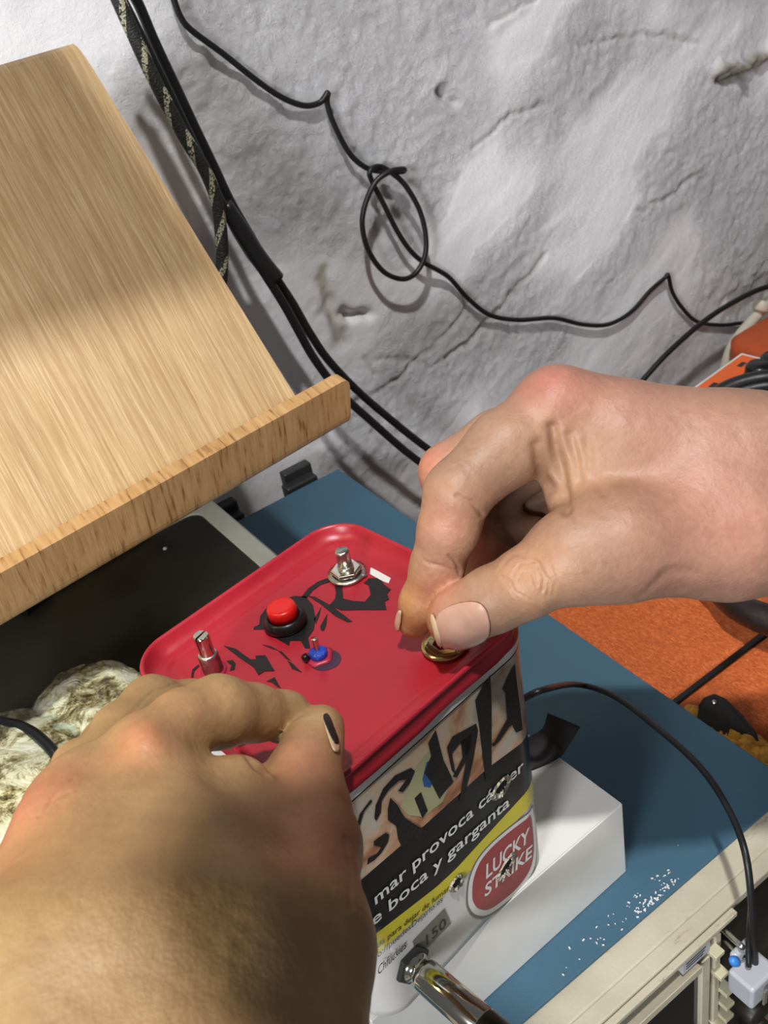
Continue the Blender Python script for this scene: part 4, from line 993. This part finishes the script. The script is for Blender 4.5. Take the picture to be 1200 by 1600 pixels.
# ------------------------------------------------------------------ right side: orange amplifier, pedal, case, pipe
ZA = -0.462
s0, s1 = onz(1060, 1100, ZA), onz(1200, 975, ZA)
fe = onz(1163, 1168, ZA); AX0 = MX1 + .016; AYF = fe[1]; AX1 = 1.1; AYB = 0.47; sy = (s0[1] + s1[1]) / 2
amp = empty('guitar_amplifier', ((AX0 + AX1) / 2, (AYF + AYB) / 2, -0.6), 'orange vinyl covered amplifier cabinet right of the blue mat', 'amplifier')
obj('cabinet', *merge([box(AX0, AX1, AYF, sy - .0008, -0.599, ZA), box(AX0, AX1, sy + .0008, AYB, -0.599, ZA)]), 'tolex', amp, smooth=False, bevel=0.006)
obj('black_piping', *box(AX0 + .001, AX1, sy - .0022, sy + .0022, -0.59, ZA - .0006), 'blk', amp, smooth=False, bevel=0.0008)
# plastic corner protector with screw
ca0 = onz(1112, 1100, ZA)
xl = AX0 - .001
cp_pts = lambda z: [np.array([xl, AYF - .003, z])] 
pr = [onz(1090, 1128, ZA + .008), onz(1091, 1100, ZA + .012), onz(1098, 1088, ZA + .012), onz(1116, 1081, ZA + .012), onz(1134, 1089, ZA + .012), onz(1160, 1114, ZA + .012), onz(1183, 1142, ZA + .010), onz(1187, 1160, ZA + .006), onz(1176, 1176, ZA + .002), onz(1152, 1172, ZA)]
V, Fc = prism([p - np.array([0, 0, .010]) for p in pr], (0, 0, 1), .0)
V = [np.array([p[0], p[1], ZA - .012]) for p in pr] + pr
obj('corner_protector', V, Fc, 'matte', amp, smooth=False, bevel=0.002)
q = onz(1116, 1098, ZA + .0118)
obj('screw', *lathe(q, zup, [(.0016, -.001), (.0016, .0010), (.0008, .0016)], 16), 'silver', [c_ for c_ in amp.children if c_.name.startswith('corner_prot')][0])
# carrying handle, low behind the wrist
pts = [onz(1110, 925, ZA + .012), onz(1150, 948, ZA + .022), onz(1190, 965, ZA + .024), onz(1260, 990, ZA + .022), onz(1330, 1010, ZA + .004)]
Vt, Ft, _ = tube(pts, .008, 14, 8, radii=[.004, .0085, .010, .0095, .006]); obj('carrying_handle', Vt, Ft, 'leather', amp)
Vt, Ft, _ = tube([p + np.array([.004, .014, 0]) for p in pts], .005, 12, 8); obj('handle_strap', Vt, Ft, 'leather', amp)
# yellow fluff between mat and amplifier
parts = []
rnd = random.Random(3)
for k in range(16):
    t = k / 15; px = 1090 + 150 * t; py = 1128 + 92 * t + (14 if k % 2 else -2)
    q = onz(px, py, ZA - .002); parts.append(blob(q + [rnd.uniform(-.003, .003), rnd.uniform(-.003, .003), -.002], (.011, .011, .010), k * 3.1, .9, 4))
tag(obj('sponge_fluff', *merge(parts), 'sponge'), 'ragged yellow sponge between the blue mat and the orange cabinet', 'sponge')
# orange and white effects pedal on the amplifier
ZP = -0.405
pa, pb_, pc = onz(1080, 606, ZP), onz(1158, 550, ZP), onz(1215, 566, ZP)
u = pb_ - pa; u /= np.linalg.norm(u); v = np.cross(u, (0, 0, 1)); v /= np.linalg.norm(v)
if v[1] > 0: v = -v
ctr = pb_ - u * .12
ped = empty('effects_pedal', tuple(ctr + np.array([0, 0, ZA - ZP])), 'white and orange effects pedal with black knobs behind the right wrist', 'effects pedal')
def slabp(o_, a, b, c_, d, z0_, z1_):    # from a..b along u, c..d along v
    P = [o_ + u * a + v * c_, o_ + u * b + v * c_, o_ + u * b + v * d, o_ + u * a + v * d]
    V = [np.array([p[0], p[1], z]) for z in (z0_, z1_) for p in P]
    return V, [(0, 1, 2, 3), (4, 5, 6, 7), (0, 1, 5, 4), (1, 2, 6, 5), (2, 3, 7, 6), (3, 0, 4, 7)]
obj('pedal_case', *slabp(pb_, -.20, .0, .0, .12, ZA + .001, ZP), 'panelw', ped, smooth=False, bevel=.002)
obj('orange_panel', *slabp(pb_, -.19, -.005, .004, .022, ZP, ZP + .0008), 'orange', ped, smooth=False)
obj('orange_panel', *slabp(pb_, -.19, -.005, .052, .110, ZP, ZP + .0008), 'orange', ped, smooth=False)
for a, b in ((-.030, .034), (-.072, .034), (-.012, .036), (-.10, .036)):
    p = pb_ + u * a + v * b; obj('knob', *lathe(np.array([p[0], p[1], ZP]), zup, [(.011, 0), (.010, .010), (.008, .012)], 24), 'blk', ped)
for a, b in ((-.06, .013), (-.02, .013), (-.10, .013)):
    p = pb_ + u * a + v * b; obj('printed_mark', *slabp(pb_, a - .004, a + .004, b - .002, b + .002, ZP + .0008, ZP + .0011), 'band', ped, smooth=False)
# bundle of black cable lying on the pedal
for k, (dy, lab) in enumerate(((0, 'topmost black cable of the coil on the pedal'), (14, 'middle black cable of the coil on the pedal'), (30, 'lowest black cable of the coil on the pedal'))):
    pts = [at(1108, 640 + dy * .6, .66), at(1125, 614 + dy, .66), at(1160, 598 + dy, .655), at(1205, 590 + dy, .65), at(1260, 592 + dy, .65)]
    tag(cable('coiled_cable', pts, 0.0055, 'cable'), lab, 'cable')
# rust orange rounded case behind, cream pipe
q = ony(1235, 560, 0.60)
V, Fc = loft([rbox(q[0] - .045, q[0] + .10, .56, .66, .03, z) for z in (-0.599, q[2] + .006, q[2] + .018)] + [rbox(q[0] - .038, q[0] + .09, .567, .653, .026, q[2] + .024)])
tag(obj('rounded_case', V, Fc, 'terra'), 'rust orange rounded case at the right edge behind the pedal', 'case')
pts = wl([(1120, 640), (1133, 575), (1145, 540), (1163, 515), (1185, 490), (1200, 470), (1225, 455)], 0.665)
pp_ = cable('cream_pipe', pts, 0.0062, 'pipe', n=16); tag(pp_, 'cream pipe running down the wall at the right edge', 'pipe')
q = ony(1190, 478, 0.663)
obj('pipe_clamp', *lathe(q, (0.5, 0, 0.8), [(.0085, -.006), (.0095, -.004), (.0095, .004), (.0085, .006)], 24), 'pipe', pp_)
q0 = ony(1185, 400, 0.69)
